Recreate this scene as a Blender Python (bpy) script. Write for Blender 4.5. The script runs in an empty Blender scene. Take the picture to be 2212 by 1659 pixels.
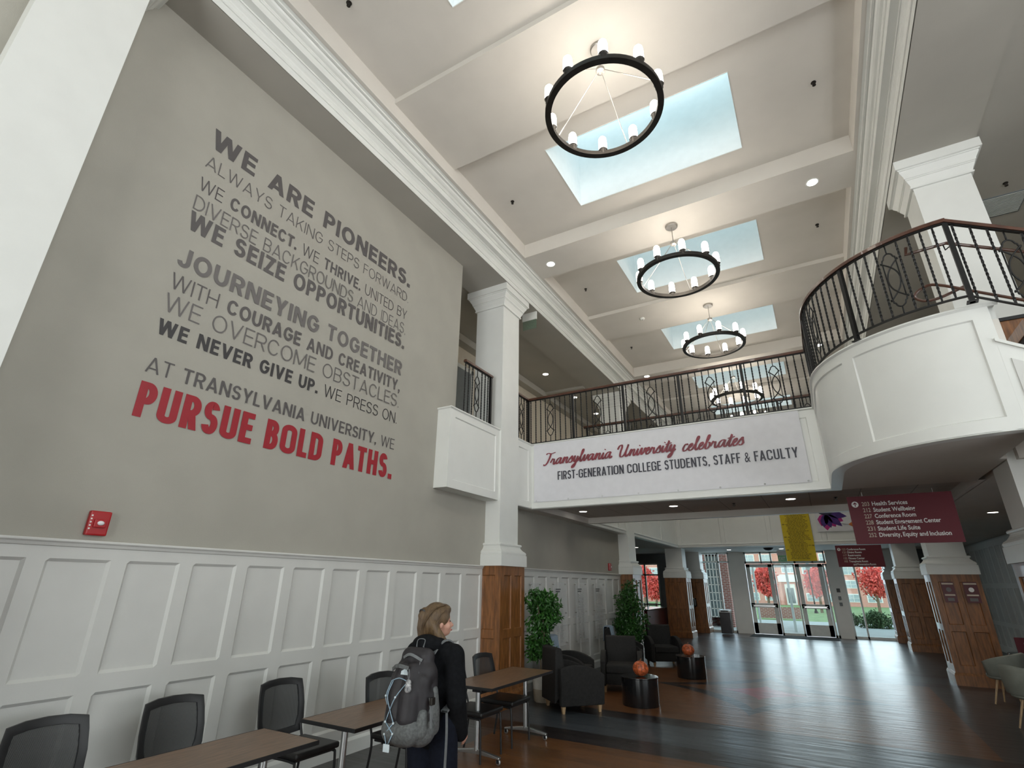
import bpy, bmesh, math, random
from mathutils import Vector, Matrix
random.seed(7)
S = bpy.context.scene
COL = S.collection
PI = math.pi
R = math.radians

# ------------------------------------------------------------------ camera, world, lights, exposure
F_PX, W_PX, H_PX = 1104.73, 2212, 1659
yaw, pitch, roll = -.52466, .37253, .010785
fw = Vector((math.sin(yaw)*math.cos(pitch), math.cos(yaw)*math.cos(pitch), math.sin(pitch)))
r0 = Vector((math.cos(yaw), -math.sin(yaw), 0)); u0 = r0.cross(fw)
rr = math.cos(roll)*r0 + math.sin(roll)*u0; uu = -math.sin(roll)*r0 + math.cos(roll)*u0
cd = bpy.data.cameras.new('camera'); cam = bpy.data.objects.new('camera', cd); COL.objects.link(cam)
cd.sensor_fit = 'HORIZONTAL'; cd.sensor_width = 36; cd.lens = F_PX/W_PX*36; cd.clip_end = 400; cd.clip_start = .05
m = Matrix((rr, uu, -fw)).transposed().to_4x4(); m.translation = Vector((0, 0, 1.8)); cam.matrix_world = m
S.camera = cam

wd = bpy.data.worlds.new('sky'); S.world = wd; wd.use_nodes = True
nt = wd.node_tree; nt.nodes.clear()
o_ = nt.nodes.new('ShaderNodeOutputWorld'); bg = nt.nodes.new('ShaderNodeBackground')
tc = nt.nodes.new('ShaderNodeTexCoord'); sx = nt.nodes.new('ShaderNodeSeparateXYZ'); rp = nt.nodes.new('ShaderNodeValToRGB')
nt.links.new(tc.outputs['Generated'], sx.inputs[0]); nt.links.new(sx.outputs['Z'], rp.inputs[0])
rp.color_ramp.elements[0].position = 0; rp.color_ramp.elements[0].color = (2.0, 2.05, 2.1, 1)
rp.color_ramp.elements[1].position = .42; rp.color_ramp.elements[1].color = (.29, .475, .54, 1)
bg.inputs['Strength'].default_value = 2.5
nt.links.new(rp.outputs[0], bg.inputs[0]); nt.links.new(bg.outputs[0], o_.inputs[0])

def area(name, loc, rot, sx_, sy_, power, color):
    l = bpy.data.lights.new(name, 'AREA'); l.shape = 'RECTANGLE'; l.size = sx_; l.size_y = sy_
    l.energy = power; l.color = color
    o = bpy.data.objects.new(name, l); COL.objects.link(o); o.location = loc; o.rotation_euler = rot
    return o
# daylight through the tall windows at the near end of the hall (behind the camera) and through the side windows
area('end_window_daylight', (-1.3, -7.3, 3.2), (R(90), 0, 0), 6.0, 4.6, 330, (.97, 1, .95))
area('upper_window_daylight', (5.9, .5, 6.0), (0, R(90), 0), 2.4, 7, 120, (1, 1, .95))
area('side_window_daylight', (5.9, 2.5, 1.9), (0, R(90), 0), 2.6, 6, 14, (.92, .98, 1))
area('entrance_daylight', (-1.35, 25.6, 1.75), (R(-90), 0, 0), 6.4, 2.9, 120, (.64, .83, 1))
vs = S.view_settings; vs.view_transform = 'Standard'; vs.look = 'None'; vs.gamma = 1; vs.use_curve_mapping = False
vs.exposure = 0.0
S.cycles.use_denoising = True; S.cycles.max_bounces = 8; S.cycles.diffuse_bounces = 5; S.cycles.transparent_max_bounces = 16
S.cycles.sample_clamp_indirect = 6; S.cycles.caustics_reflective = False; S.cycles.caustics_refractive = False

# ------------------------------------------------------------------ materials
def mat(name, col, rough=.6, metal=0., noise=0., nscale=8., bump=0., bscale=60., emit=None, estr=0., alpha=1., spec=.5, coat=0., col2=None, stretch=(1, 1, 1)):
    mt = bpy.data.materials.new(name); mt.use_nodes = True
    n = mt.node_tree.nodes; L = mt.node_tree.links; b = n['Principled BSDF']
    c = (*col, 1)
    b.inputs['Base Color'].default_value = c; b.inputs['Roughness'].default_value = rough; b.inputs['Metallic'].default_value = metal
    b.inputs['Specular IOR Level'].default_value = spec; b.inputs['Coat Weight'].default_value = coat
    b.inputs['Alpha'].default_value = alpha
    t = n.new('ShaderNodeTexCoord'); mp = n.new('ShaderNodeMapping'); mp.inputs['Scale'].default_value = stretch
    L.new(t.outputs['Object'], mp.inputs[0])
    if noise or col2:
        nz = n.new('ShaderNodeTexNoise'); nz.inputs['Scale'].default_value = nscale; nz.inputs['Detail'].default_value = 6
        L.new(mp.outputs[0], nz.inputs['Vector'])
        r = n.new('ShaderNodeValToRGB'); k = noise
        c2 = col2 or tuple(v*(1-k) for v in col)
        r.color_ramp.elements[0].position = .35; r.color_ramp.elements[0].color = (*c2, 1)
        r.color_ramp.elements[1].position = .65; r.color_ramp.elements[1].color = (*[min(1, v*(1+k*.5)) for v in col], 1)
        L.new(nz.outputs['Fac'], r.inputs[0]); L.new(r.outputs[0], b.inputs['Base Color'])
    if bump:
        nb = n.new('ShaderNodeTexNoise'); nb.inputs['Scale'].default_value = bscale; nb.inputs['Detail'].default_value = 3
        L.new(mp.outputs[0], nb.inputs['Vector'])
        bp = n.new('ShaderNodeBump'); bp.inputs['Strength'].default_value = bump; bp.inputs['Distance'].default_value = .01
        L.new(nb.outputs['Fac'], bp.inputs['Height']); L.new(bp.outputs[0], b.inputs['Normal'])
    if emit: b.inputs['Emission Color'].default_value = (*emit, 1); b.inputs['Emission Strength'].default_value = estr
    return mt

M_ = {}
M_['greige'] = mat('greige_wall_paint', (.36, .345, .30), .75, noise=.04, nscale=2, bump=.15, bscale=220)
M_['cream'] = mat('cream_wall_paint', (.62, .56, .46), .75, noise=.04)
M_['slate'] = mat('slate_grey_door_paint', (.17, .19, .2), .5, noise=.05)
M_['white'] = mat('white_trim_paint', (.72, .73, .70), .42, noise=.025, nscale=3, bump=.04, bscale=90)
M_['panel'] = mat('pale_grey_panel_paint', (.60, .60, .575), .5, noise=.03, nscale=3, bump=.05, bscale=160)
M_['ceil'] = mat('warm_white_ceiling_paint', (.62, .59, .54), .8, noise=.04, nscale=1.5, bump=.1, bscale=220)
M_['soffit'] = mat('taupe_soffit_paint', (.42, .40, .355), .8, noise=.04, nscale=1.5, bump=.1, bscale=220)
M_['shaft'] = mat('white_skylight_shaft_paint', (.86, .88, .88), .7, noise=.02)
M_['wood'] = mat('cherry_veneer', (.225, .088, .025), .42, noise=.4, nscale=5, stretch=(6, 6, .8), coat=.25)
M_['darkwood'] = mat('mahogany_handrail_wood', (.075, .026, .013), .38, noise=.3, nscale=9, coat=.3)
M_['iron'] = mat('black_wrought_iron', (.012, .012, .012), .45, metal=.4, noise=.2, bump=.1, bscale=120)
M_['bronze'] = mat('dark_bronze_metal', (.035, .031, .027), .45, metal=.6, noise=.2)
M_['nickel'] = mat('brushed_nickel', (.42, .40, .37), .35, metal=.9, noise=.1)
M_['steel'] = mat('silver_steel', (.55, .56, .56), .3, metal=.9, noise=.06)
M_['alu'] = mat('grey_aluminium_frame', (.62, .65, .63), .5, metal=.2, noise=.06)
M_['black'] = mat('black_plastic', (.012, .012, .013), .45, noise=.1, bump=.05)
M_['leather'] = mat('black_upholstery', (.014, .013, .013), .42, noise=.2, bump=.2, bscale=150)
M_['sage'] = mat('sage_grey_upholstery', (.26, .27, .23), .8, noise=.1, bump=.2, bscale=180)
M_['oak'] = mat('pale_oak_leg', (.5, .33, .18), .5, noise=.2, stretch=(5, 5, 1))
M_['laminate'] = mat('walnut_laminate_top', (.17, .095, .052), .36, noise=.35, nscale=6, stretch=(12, 1.2, 1))
M_['charcoal'] = mat('charcoal_lounge_fabric', (.013, .012, .0115), .85, noise=.25, nscale=30, bump=.3, bscale=260)
M_['bluevinyl'] = mat('pale_blue_vinyl', (.20, .27, .36), .5, noise=.15, nscale=20)
M_['drum'] = mat('black_gloss_drum_laminate', (.010, .010, .011), .2, noise=.1, coat=.4)
M_['orange'] = mat('orange_mosaic_glass', (.55, .12, .04), .35, noise=.6, nscale=28, bump=.5, bscale=40)
M_['red'] = mat('red_alarm_plastic', (.38, .008, .012), .35, noise=.05)
M_['crimson'] = mat('crimson_sign_panel', (.115, .003, .012), .6, noise=.04)
M_['bannerw'] = mat('white_banner_vinyl', (.67, .67, .70), .55, noise=.03, bump=.25, bscale=6)
M_['yellow'] = mat('yellow_fabric', (.62, .46, .015), .7, noise=.08, bump=.1, bscale=20)
M_['txtgrey'] = mat('dark_grey_vinyl_lettering', (.085, .077, .077), .5, noise=.05)
M_['txtblack'] = mat('near_black_vinyl_lettering', (.035, .033, .035), .5, noise=.05)
M_['txtlight'] = mat('mid_grey_vinyl_lettering', (.125, .115, .112), .5, noise=.05)
M_['txtred'] = mat('crimson_vinyl_lettering', (.30, .012, .022), .45, noise=.05)
M_['listgrey'] = mat('pale_grey_print', (.40, .40, .39), .5, noise=.05)
M_['ink'] = mat('black_print', (.03, .03, .045), .5, noise=.05)
M_['script'] = mat('maroon_print', (.22, .035, .05), .5, noise=.35, nscale=6)
M_['signw'] = mat('white_sign_lettering', (.75, .74, .72), .5, noise=.03)
M_['signtan'] = mat('tan_sign_lettering', (.50, .42, .33), .5, noise=.03)
M_['olive'] = mat('dark_olive_print', (.20, .14, .01), .7, noise=.1)
M_['purple'] = mat('purple_print', (.05, .012, .16), .6, noise=.1)
M_['navy'] = mat('navy_print', (.016, .012, .05), .6, noise=.1)
M_['magenta'] = mat('magenta_print', (.42, .015, .19), .6, noise=.1)
M_['orangep'] = mat('orange_print', (.55, .15, .03), .6, noise=.1)
M_['lamp'] = mat('lit_white_glass', (1, 1, 1), .4, noise=.02, emit=(1, .95, .88), estr=14)
M_['down'] = mat('lit_downlight_lens', (1, 1, 1), .4, noise=.02, emit=(1, .95, .88), estr=9)
M_['lens'] = mat('clear_strobe_lens', (.8, .8, .82), .1, noise=.05)
M_['green'] = mat('green_exit_glass', (.12, .22, .15), .3, noise=.2, alpha=.3)
M_['leaf'] = mat('ficus_leaf', (.035, .125, .02), .38, noise=.6, nscale=9)
M_['bark'] = mat('grey_brown_bark', (.2, .15, .1), .8, noise=.4, nscale=20, bump=.4)
M_['potw'] = mat('white_woven_planter', (.55, .54, .5), .7, noise=.1, bump=.5, bscale=90)
M_['pottan'] = mat('tan_woven_planter', (.36, .31, .24), .7, noise=.1, bump=.5, bscale=90)
M_['soil'] = mat('dark_soil', (.03, .022, .015), .9, noise=.4)
M_['skin'] = mat('skin', (.55, .30, .22), .5, noise=.08, nscale=12)
M_['hair'] = mat('dark_blonde_hair', (.075, .042, .018), .45, col2=(.15, .092, .042), nscale=7, stretch=(9, 9, 1), bump=.6, bscale=30)
M_['jacket'] = mat('black_fleece', (.007, .0075, .009), .95, noise=.3, nscale=40, bump=.3, bscale=200, spec=.15)
M_['pants'] = mat('navy_trousers', (.007, .009, .017), .9, noise=.2, nscale=40, spec=.2)
M_['packdark'] = mat('charcoal_pack_nylon', (.021, .018, .021), .62, noise=.25, nscale=10, bump=.35, bscale=18)
M_['packgrey'] = mat('heather_grey_pack_nylon', (.11, .115, .115), .7, noise=.3, nscale=60, bump=.35, bscale=20)
M_['strap'] = mat('grey_webbing', (.17, .18, .185), .7, noise=.1, nscale=60)
M_['cord'] = mat('pale_blue_cord', (.30, .42, .52), .6, noise=.1)
M_['tag'] = mat('pale_plastic_tag', (.62, .70, .74), .4, noise=.1, nscale=30)
M_['shoe'] = mat('black_shoe', (.02, .02, .02), .6, noise=.1)
M_['grass'] = mat('lawn_grass', (.27, .34, .14), .9, noise=.3, nscale=3, bump=.3)
M_['path'] = mat('concrete_path', (.55, .50, .50), .8, noise=.12, nscale=2)
M_['stone'] = mat('pale_stone', (.82, .80, .76), .8, noise=.08)
M_['redleaf'] = mat('scarlet_maple_leaf', (.80, .13, .11), .6, noise=.35, nscale=3)
M_['bush'] = mat('low_shrub_leaf', (.09, .15, .06), .6, noise=.5, nscale=5)
M_['mat'] = mat('charcoal_entrance_mat', (.012, .013, .014), .95, noise=.3, nscale=60, bump=.4)
M_['tile'] = mat('taupe_ceiling_tile', (.30, .275, .24), .85, noise=.1, nscale=60, bump=.1)
M_['rubber'] = mat('dark_floor_nosing', (.012, .012, .014), .6, noise=.1)

def glassy(name, tint, alpha):
    mt = bpy.data.materials.new(name); mt.use_nodes = True
    n = mt.node_tree.nodes; L = mt.node_tree.links; n.clear()
    o = n.new('ShaderNodeOutputMaterial'); mx = n.new('ShaderNodeMixShader'); tr = n.new('ShaderNodeBsdfTransparent'); gl = n.new('ShaderNodeBsdfGlossy')
    gl.inputs['Roughness'].default_value = .03; gl.inputs['Color'].default_value = (.9, .95, 1, 1)
    tr.inputs['Color'].default_value = (*tint, 1)
    lw = n.new('ShaderNodeLayerWeight'); lw.inputs['Blend'].default_value = .25
    mm = n.new('ShaderNodeMath'); mm.operation = 'MULTIPLY'; mm.inputs[1].default_value = alpha
    L.new(lw.outputs['Fresnel'], mm.inputs[0]); L.new(mm.outputs[0], mx.inputs[0])
    L.new(tr.outputs[0], mx.inputs[1]); L.new(gl.outputs[0], mx.inputs[2]); L.new(mx.outputs[0], o.inputs[0])
    return mt
M_['glass'] = glassy('clear_window_glass', (.93, .97, .96), .5)
def netmat(name, col, dens):
    mt = bpy.data.materials.new(name); mt.use_nodes = True
    n = mt.node_tree.nodes; L = mt.node_tree.links; b = n['Principled BSDF']; b.inputs['Base Color'].default_value = (*col, 1); b.inputs['Roughness'].default_value = .7
    o = n['Material Output']; mx = n.new('ShaderNodeMixShader'); tr = n.new('ShaderNodeBsdfTransparent')
    t = n.new('ShaderNodeTexCoord'); w = n.new('ShaderNodeTexWave'); w.inputs['Scale'].default_value = 60; w.bands_direction = 'Y'
    L.new(t.outputs['Object'], w.inputs['Vector'])
    mr = n.new('ShaderNodeMapRange'); mr.inputs['To Min'].default_value = dens-.12; mr.inputs['To Max'].default_value = dens+.12
    L.new(w.outputs['Fac'], mr.inputs['Value']); L.new(mr.outputs[0], mx.inputs[0])
    L.new(tr.outputs[0], mx.inputs[1]); L.new(b.outputs[0], mx.inputs[2]); L.new(mx.outputs[0], o.inputs['Surface'])
    return mt
M_['mesh'] = netmat('black_mesh_net', (.026, .028, .030), .87)
M_['acrylic'] = mat('frosted_clear_acrylic', (.85, .87, .87), .4, noise=.03, alpha=.22)

def brickmat(name, c1, c2, mortar, scale):
    mt = bpy.data.materials.new(name); mt.use_nodes = True
    n = mt.node_tree.nodes; L = mt.node_tree.links; b = n['Principled BSDF']; b.inputs['Roughness'].default_value = .85
    t = n.new('ShaderNodeTexCoord'); mp = n.new('ShaderNodeMapping'); mp.inputs['Rotation'].default_value = (R(90), 0, 0)
    br = n.new('ShaderNodeTexBrick'); br.inputs['Scale'].default_value = scale
    br.inputs['Color1'].default_value = (*c1, 1); br.inputs['Color2'].default_value = (*c2, 1); br.inputs['Mortar'].default_value = (*mortar, 1)
    br.inputs['Mortar Size'].default_value = .012; br.inputs['Brick Width'].default_value = .24; br.inputs['Row Height'].default_value = .08
    L.new(t.outputs['Object'], mp.inputs[0]); L.new(mp.outputs[0], br.inputs['Vector']); L.new(br.outputs[0], b.inputs['Base Color'])
    return mt
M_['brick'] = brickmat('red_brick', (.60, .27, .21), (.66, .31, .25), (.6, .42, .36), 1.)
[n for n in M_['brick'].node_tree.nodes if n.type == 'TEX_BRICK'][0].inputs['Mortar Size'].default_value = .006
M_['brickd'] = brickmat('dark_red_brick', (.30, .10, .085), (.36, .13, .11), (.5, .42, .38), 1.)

def floor_material():
    mt = bpy.data.materials.new('patterned_plank_floor'); mt.use_nodes = True
    n = mt.node_tree.nodes; L = mt.node_tree.links; b = n['Principled BSDF']
    t = n.new('ShaderNodeTexCoord'); s = n.new('ShaderNodeSeparateXYZ'); L.new(t.outputs['Object'], s.inputs[0])
    def math_(op, a, b_=None, c_=None):
        q = n.new('ShaderNodeMath'); q.operation = op
        for i, v in enumerate((a, b_, c_)):
            if v is None: continue
            if isinstance(v, (int, float)): q.inputs[i].default_value = v
            else: L.new(v, q.inputs[i])
        return q.outputs[0]
    # bands across the hall repeat with the column bays
    Y = s.outputs['Y']; X = s.outputs['X']
    yy = math_('SUBTRACT', Y, 6.85)
    ym = math_('FLOORED_MODULO', yy, 7.2)
    def between(v, a, b_): return math_('MULTIPLY', math_('GREATER_THAN', v, a), math_('LESS_THAN', v, b_))
    dark1 = between(ym, 0, .49); grey = between(ym, .49, 1.46); dark2 = between(ym, 1.46, 1.86)
    xin = between(X, -4.1, 1.38)
    # medallion in the middle of a bay
    dx = math_('ABSOLUTE', math_('ADD', X, 1.35)); dy = math_('ABSOLUTE', math_('SUBTRACT', ym, 4.75))
    a = math_('ADD', math_('POWER', dx, .72), math_('POWER', dy, .72))
    redm = math_('LESS_THAN', a, .82)
    ring = between(a, 1.42, 1.72)
    # diamonds of paler boards in the far bay
    def mixc(fac, c1, c2):
        q = n.new('ShaderNodeMix'); q.data_type = 'RGBA'
        L.new(fac, q.inputs['Factor'])
        for nm, c in (('A', c1), ('B', c2)):
            i = [k for k in q.inputs if k.name == nm and k.type == 'RGBA'][0]
            if isinstance(c, tuple): i.default_value = (*c, 1)
            else: L.new(c, i)
        return [k for k in q.outputs if k.type == 'RGBA'][0]
    c = mixc(ring, (.150, .062, .023), (.020, .017, .018))
    c = mixc(redm, c, (.34, .02, .03))
    diam = math_('LESS_THAN', math_('PINGPONG', math_('ADD', X, math_('MULTIPLY', Y, .6)), .9), .42)
    far = math_('GREATER_THAN', Y, 15.7)
    fc = mixc(diam, (.075, .058, .055), (.13, .115, .115))
    c = mixc(far, c, fc)
    side = mixc(between(math_('FLOORED_MODULO', math_('ADD', X, 20.), 1.5), 0, .35), (.05, .052, .055), (.032, .027, .027))
    c = mixc(xin, side, c)
    c = mixc(dark1, c, (.021, .016, .017)); c = mixc(dark2, c, (.021, .016, .017)); c = mixc(grey, c, (.058, .067, .078))
    # planks
    mp = n.new('ShaderNodeMapping'); L.new(t.outputs['Object'], mp.inputs[0]); mp.inputs['Rotation'].default_value = (0, 0, 0)
    br = n.new('ShaderNodeTexBrick'); br.inputs['Scale'].default_value = 1; br.inputs['Brick Width'].default_value = 1.2; br.inputs['Row Height'].default_value = .15
    br.inputs['Color1'].default_value = (.78, .78, .78, 1); br.inputs['Color2'].default_value = (1.12, 1.12, 1.12, 1); br.inputs['Mortar'].default_value = (.6, .6, .6, 1); br.inputs['Mortar Size'].default_value = .002
    L.new(mp.outputs[0], br.inputs['Vector'])
    q = n.new('ShaderNodeMix'); q.data_type = 'RGBA'; q.blend_type = 'MULTIPLY'; q.inputs['Factor'].default_value = 1
    ia = [k for k in q.inputs if k.name == 'A' and k.type == 'RGBA'][0]; ib = [k for k in q.inputs if k.name == 'B' and k.type == 'RGBA'][0]
    L.new(c, ia); L.new(br.outputs[0], ib); out = [k for k in q.outputs if k.type == 'RGBA'][0]
    nz = n.new('ShaderNodeTexNoise'); nz.inputs['Scale'].default_value = 3; nz.inputs['Detail'].default_value = 8
    mp2 = n.new('ShaderNodeMapping'); mp2.inputs['Scale'].default_value = (1, 8, 1); L.new(t.outputs['Object'], mp2.inputs[0]); L.new(mp2.outputs[0], nz.inputs['Vector'])
    r = n.new('ShaderNodeMapRange'); r.inputs['To Min'].default_value = .75; r.inputs['To Max'].default_value = 1.25; L.new(nz.outputs['Fac'], r.inputs['Value'])
    hs = n.new('ShaderNodeHueSaturation'); L.new(out, hs.inputs['Color']); L.new(r.outputs[0], hs.inputs['Value'])
    L.new(hs.outputs[0], b.inputs['Base Color'])
    r2 = n.new('ShaderNodeMapRange'); r2.inputs['To Min'].default_value = .24; r2.inputs['To Max'].default_value = .36; L.new(nz.outputs['Fac'], r2.inputs['Value'])
    L.new(r2.outputs[0], b.inputs['Roughness'])
    n2 = n.new('ShaderNodeTexNoise'); n2.inputs['Scale'].default_value = 1.2; L.new(mp2.outputs[0], n2.inputs['Vector'])
    bp = n.new('ShaderNodeBump'); bp.inputs['Strength'].default_value = .25; bp.inputs['Distance'].default_value = .02
    L.new(n2.outputs['Fac'], bp.inputs['Height']); L.new(bp.outputs[0], b.inputs['Normal'])
    b.inputs['Specular IOR Level'].default_value = .55
    return mt
M_['floor'] = floor_material()

# ------------------------------------------------------------------ mesh helpers
def rotz(a): return Matrix.Rotation(a, 4, 'Z')
class MB:
    def __init__(s, T=None): s.v = []; s.f = []; s.T = T or Matrix()
    def add(s, vs, fs):
        k = len(s.v); s.v += [tuple(s.T @ Vector(p)) for p in vs]; s.f += [tuple(i+k for i in q) for q in fs]; return s
    def box(s, x0, x1, y0, y1, z0, z1, M=None):
        vs = [Vector((x, y, z)) for z in (z0, z1) for y in (y0, y1) for x in (x0, x1)]
        if M: vs = [M @ p for p in vs]
        return s.add(vs, [(0, 2, 3, 1), (4, 5, 7, 6), (0, 1, 5, 4), (2, 6, 7, 3), (0, 4, 6, 2), (1, 3, 7, 5)])
    def quad(s, a, b, c, d): return s.add([a, b, c, d], [(0, 1, 2, 3)])
    def prism(s, pts, a, b, axis='z'):
        def mk(p, t): return {'z': (p[0], p[1], t), 'y': (p[0], t, p[1]), 'x': (t, p[0], p[1])}[axis]
        n = len(pts); vs = [mk(p, a) for p in pts]+[mk(p, b) for p in pts]
        fs = [tuple(range(n))[::-1], tuple(range(n, 2*n))]+[(i, (i+1) % n, n+(i+1) % n, n+i) for i in range(n)]
        return s.add(vs, fs)
    def tube(s, pts, r, n=8, closed=False, cap=True):
        P = [Vector(p) for p in pts]; N = len(P); rad = r if isinstance(r, (list, tuple)) else [r]*N
        up = None; vs = []
        for i, p in enumerate(P):
            t = (P[(i+1) % N]-P[i-1]) if closed else (P[min(i+1, N-1)]-P[max(i-1, 0)])
            if t.length < 1e-9: t = Vector((0, 0, 1))
            t.normalize()
            if up is None:
                up = Vector((0, 0, 1)) if abs(t.z) < .9 else Vector((1, 0, 0))
            sx = t.cross(up)
            if sx.length < 1e-5: sx = t.orthogonal()
            sx.normalize(); up = sx.cross(t).normalized()
            for k in range(n):
                a = 2*PI*k/n+PI/n; vs.append(p+(sx*math.cos(a)+up*math.sin(a))*rad[i])
        fs = []
        for i in range(N if closed else N-1):
            j = (i+1) % N
            fs += [(i*n+k, i*n+(k+1) % n, j*n+(k+1) % n, j*n+k) for k in range(n)]
        if cap and not closed: fs += [tuple(range(n))[::-1], tuple(range((N-1)*n, N*n))]
        return s.add(vs, fs)
    def sweep(s, path, prof, closed=False):
        """profile (offset to the right of travel, z) swept along an xy path with mitred corners"""
        P = [Vector((p[0], p[1])) for p in path]; N = len(P); K = len(prof); vs = []
        for i, p in enumerate(P):
            a = P[i-1] if (closed or i > 0) else None; b = P[(i+1) % N] if (closed or i < N-1) else None
            d1 = (p-a).normalized() if a is not None else None; d2 = (b-p).normalized() if b is not None else None
            d1 = d1 or d2; d2 = d2 or d1
            n1 = Vector((d1.y, -d1.x)); n2 = Vector((d2.y, -d2.x)); nn = (n1+n2).normalized(); sc = 1/max(.3, nn.dot(n1))
            for o, z in prof: vs.append((p.x+nn.x*o*sc, p.y+nn.y*o*sc, z))
        fs = []
        for i in range(N if closed else N-1):
            j = (i+1) % N
            fs += [(i*K+k, j*K+k, j*K+k+1, i*K+k+1) for k in range(K-1)]
        return s.add(vs, fs)
    def lathe(s, prof, cx=0, cy=0, n=24, M=None):
        vs = []; K = len(prof)
        for i in range(n):
            a = 2*PI*i/n
            for r, z in prof:
                p = Vector((cx+r*math.cos(a), cy+r*math.sin(a), z)); vs.append(M @ p if M else p)
        fs = [(i*K+k, ((i+1) % n)*K+k, ((i+1) % n)*K+k+1, i*K+k+1) for i in range(n) for k in range(K-1)]
        return s.add(vs, fs)
    def ball(s, c, r, n=12, m=8, M=None):
        rx, ry, rz = r if isinstance(r, (tuple, list)) else (r, r, r); vs = []; c = Vector(c)
        for j in range(1, m):
            t = PI*j/m
            for i in range(n):
                a = 2*PI*i/n; q = Vector((rx*math.sin(t)*math.cos(a), ry*math.sin(t)*math.sin(a), rz*math.cos(t)))
                vs.append(c+(M @ q if M else q))
        q = Vector((0, 0, rz)); vs.append(c+(M @ q if M else q)); vs.append(c-(M @ q if M else q))
        fs = [((j)*n+i, (j)*n+(i+1) % n, (j+1)*n+(i+1) % n, (j+1)*n+i) for j in range(m-2) for i in range(n)]
        T_, B_ = (m-1)*n, (m-1)*n+1
        fs += [(T_, (i+1) % n, i) for i in range(n)]+[((m-2)*n+i, (m-2)*n+(i+1) % n, B_) for i in range(n)]
        return s.add(vs, fs)
    def mesh(s, name):
        me = bpy.data.meshes.new(name); me.from_pydata(s.v, [], s.f); me.update(); return me
    def build(s, name, material, parent=None, smooth=False, bevel=0, world=False, seg=2, fix=True):
        if world and parent is not None:
            iv = parent_mats[parent.name].inverted(); s.v = [tuple(iv @ Vector(p)) for p in s.v]
        me = s.mesh(name)
        if fix:
            bm = bmesh.new(); bm.from_mesh(me); bmesh.ops.remove_doubles(bm, verts=bm.verts, dist=1e-5); bmesh.ops.recalc_face_normals(bm, faces=bm.faces)
            if bevel: bmesh.ops.bevel(bm, geom=[e for e in bm.edges if len(e.link_faces) == 2 and e.calc_face_angle(0) > .6], offset=bevel, segments=seg, affect='EDGES', profile=.6, clamp_overlap=True)
            bm.to_mesh(me); bm.free()
        if smooth:
            me.polygons.foreach_set('use_smooth', [True]*len(me.polygons))
            if smooth != 'full':
                me.set_sharp_from_angle(angle=R(40))
        me.materials.append(material if not isinstance(material, str) else M_[material])
        o = bpy.data.objects.new(name, me); COL.objects.link(o)
        if parent is not None: o.parent = parent
        return o
parent_mats = {}
def tag(o, label=None, cat=None, group=None, kind=None):
    if label: o['label'] = label
    if cat: o['category'] = cat
    if group: o['group'] = group
    if kind: o['kind'] = kind
    return o
def thing(name, label, cat, loc=(0, 0, 0), rz=0, group=None):
    o = bpy.data.objects.new(name, None); COL.objects.link(o); o.location = loc; o.rotation_euler = (0, 0, rz); o.empty_display_size = .1
    parent_mats[o.name] = Matrix.Translation(loc) @ rotz(rz)
    return tag(o, label, cat, group)
def copy_tree(o, loc=None, rz=None, label=None):
    c = o.copy(); COL.objects.link(c)
    if loc is not None: c.location = loc
    if rz is not None: c.rotation_euler = (0, 0, rz)
    if label: c['label'] = label
    def rec(src, dst):
        for ch in kids[src]:
            k = ch.copy(); COL.objects.link(k); k.parent = dst; rec(ch, k)
    kids = {}
    def collect(x):
        kids[x] = [y for y in ALLC.get(x.name, [])]
        for y in kids[x]: collect(y)
    ALLC = {}
    for y in list(COL.objects):
        if y.parent: ALLC.setdefault(y.parent.name, []).append(y)
    collect(o); rec(o, c)
    return c
def struct(o): o['kind'] = 'structure'; return o
def remesh(o, voxel=.014, smooth=6, factor=.6):
    md = o.modifiers.new('r', 'REMESH'); md.mode = 'VOXEL'; md.voxel_size = voxel; md.use_smooth_shade = True
    sm = o.modifiers.new('s', 'SMOOTH'); sm.iterations = smooth; sm.factor = factor
    dg = bpy.context.evaluated_depsgraph_get(); me = bpy.data.meshes.new_from_object(o.evaluated_get(dg))
    o.modifiers.clear(); o.data = me; me.polygons.foreach_set('use_smooth', [True]*len(me.polygons)); return o
def catmull(P, k=6, closed=False):
    P = [Vector(p) for p in P]; out = []; N = len(P)
    for i in range(N if closed else N-1):
        a, b, c, d = (P[i-1] if (closed or i > 0) else P[0]*2-P[1]), P[i], P[(i+1) % N], (P[(i+2) % N] if (closed or i+2 < N) else P[-1]*2-P[-2])
        for j in range(k):
            t = j/k; out.append(.5*((2*b)+(c-a)*t+(2*a-5*b+4*c-d)*t*t+(3*b-a-3*c+d)*t**3))
    if not closed: out.append(P[-1])
    return out
def text_mesh(txt, h, bold=0., extr=.002, width=None, shear=0.):
    """flat lettering mesh in the xz plane, cap height h, left/bottom at the origin"""
    cu = bpy.data.curves.new('t', 'FONT'); cu.body = txt; cu.size = 1; cu.offset = bold; cu.extrude = 0; cu.shear = shear; cu.resolution_u = 3
    o = bpy.data.objects.new('t', cu); COL.objects.link(o); bpy.context.view_layer.update()
    me = bpy.data.meshes.new_from_object(o.evaluated_get(bpy.context.evaluated_depsgraph_get()))
    bpy.data.objects.remove(o); vs = [v.co.copy() for v in me.vertices]; fs = [tuple(p.vertices) for p in me.polygons]; bpy.data.meshes.remove(me)
    x0 = min(v.x for v in vs); x1 = max(v.x for v in vs)
    return vs, fs, x0, x1
CAP = .70
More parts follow.
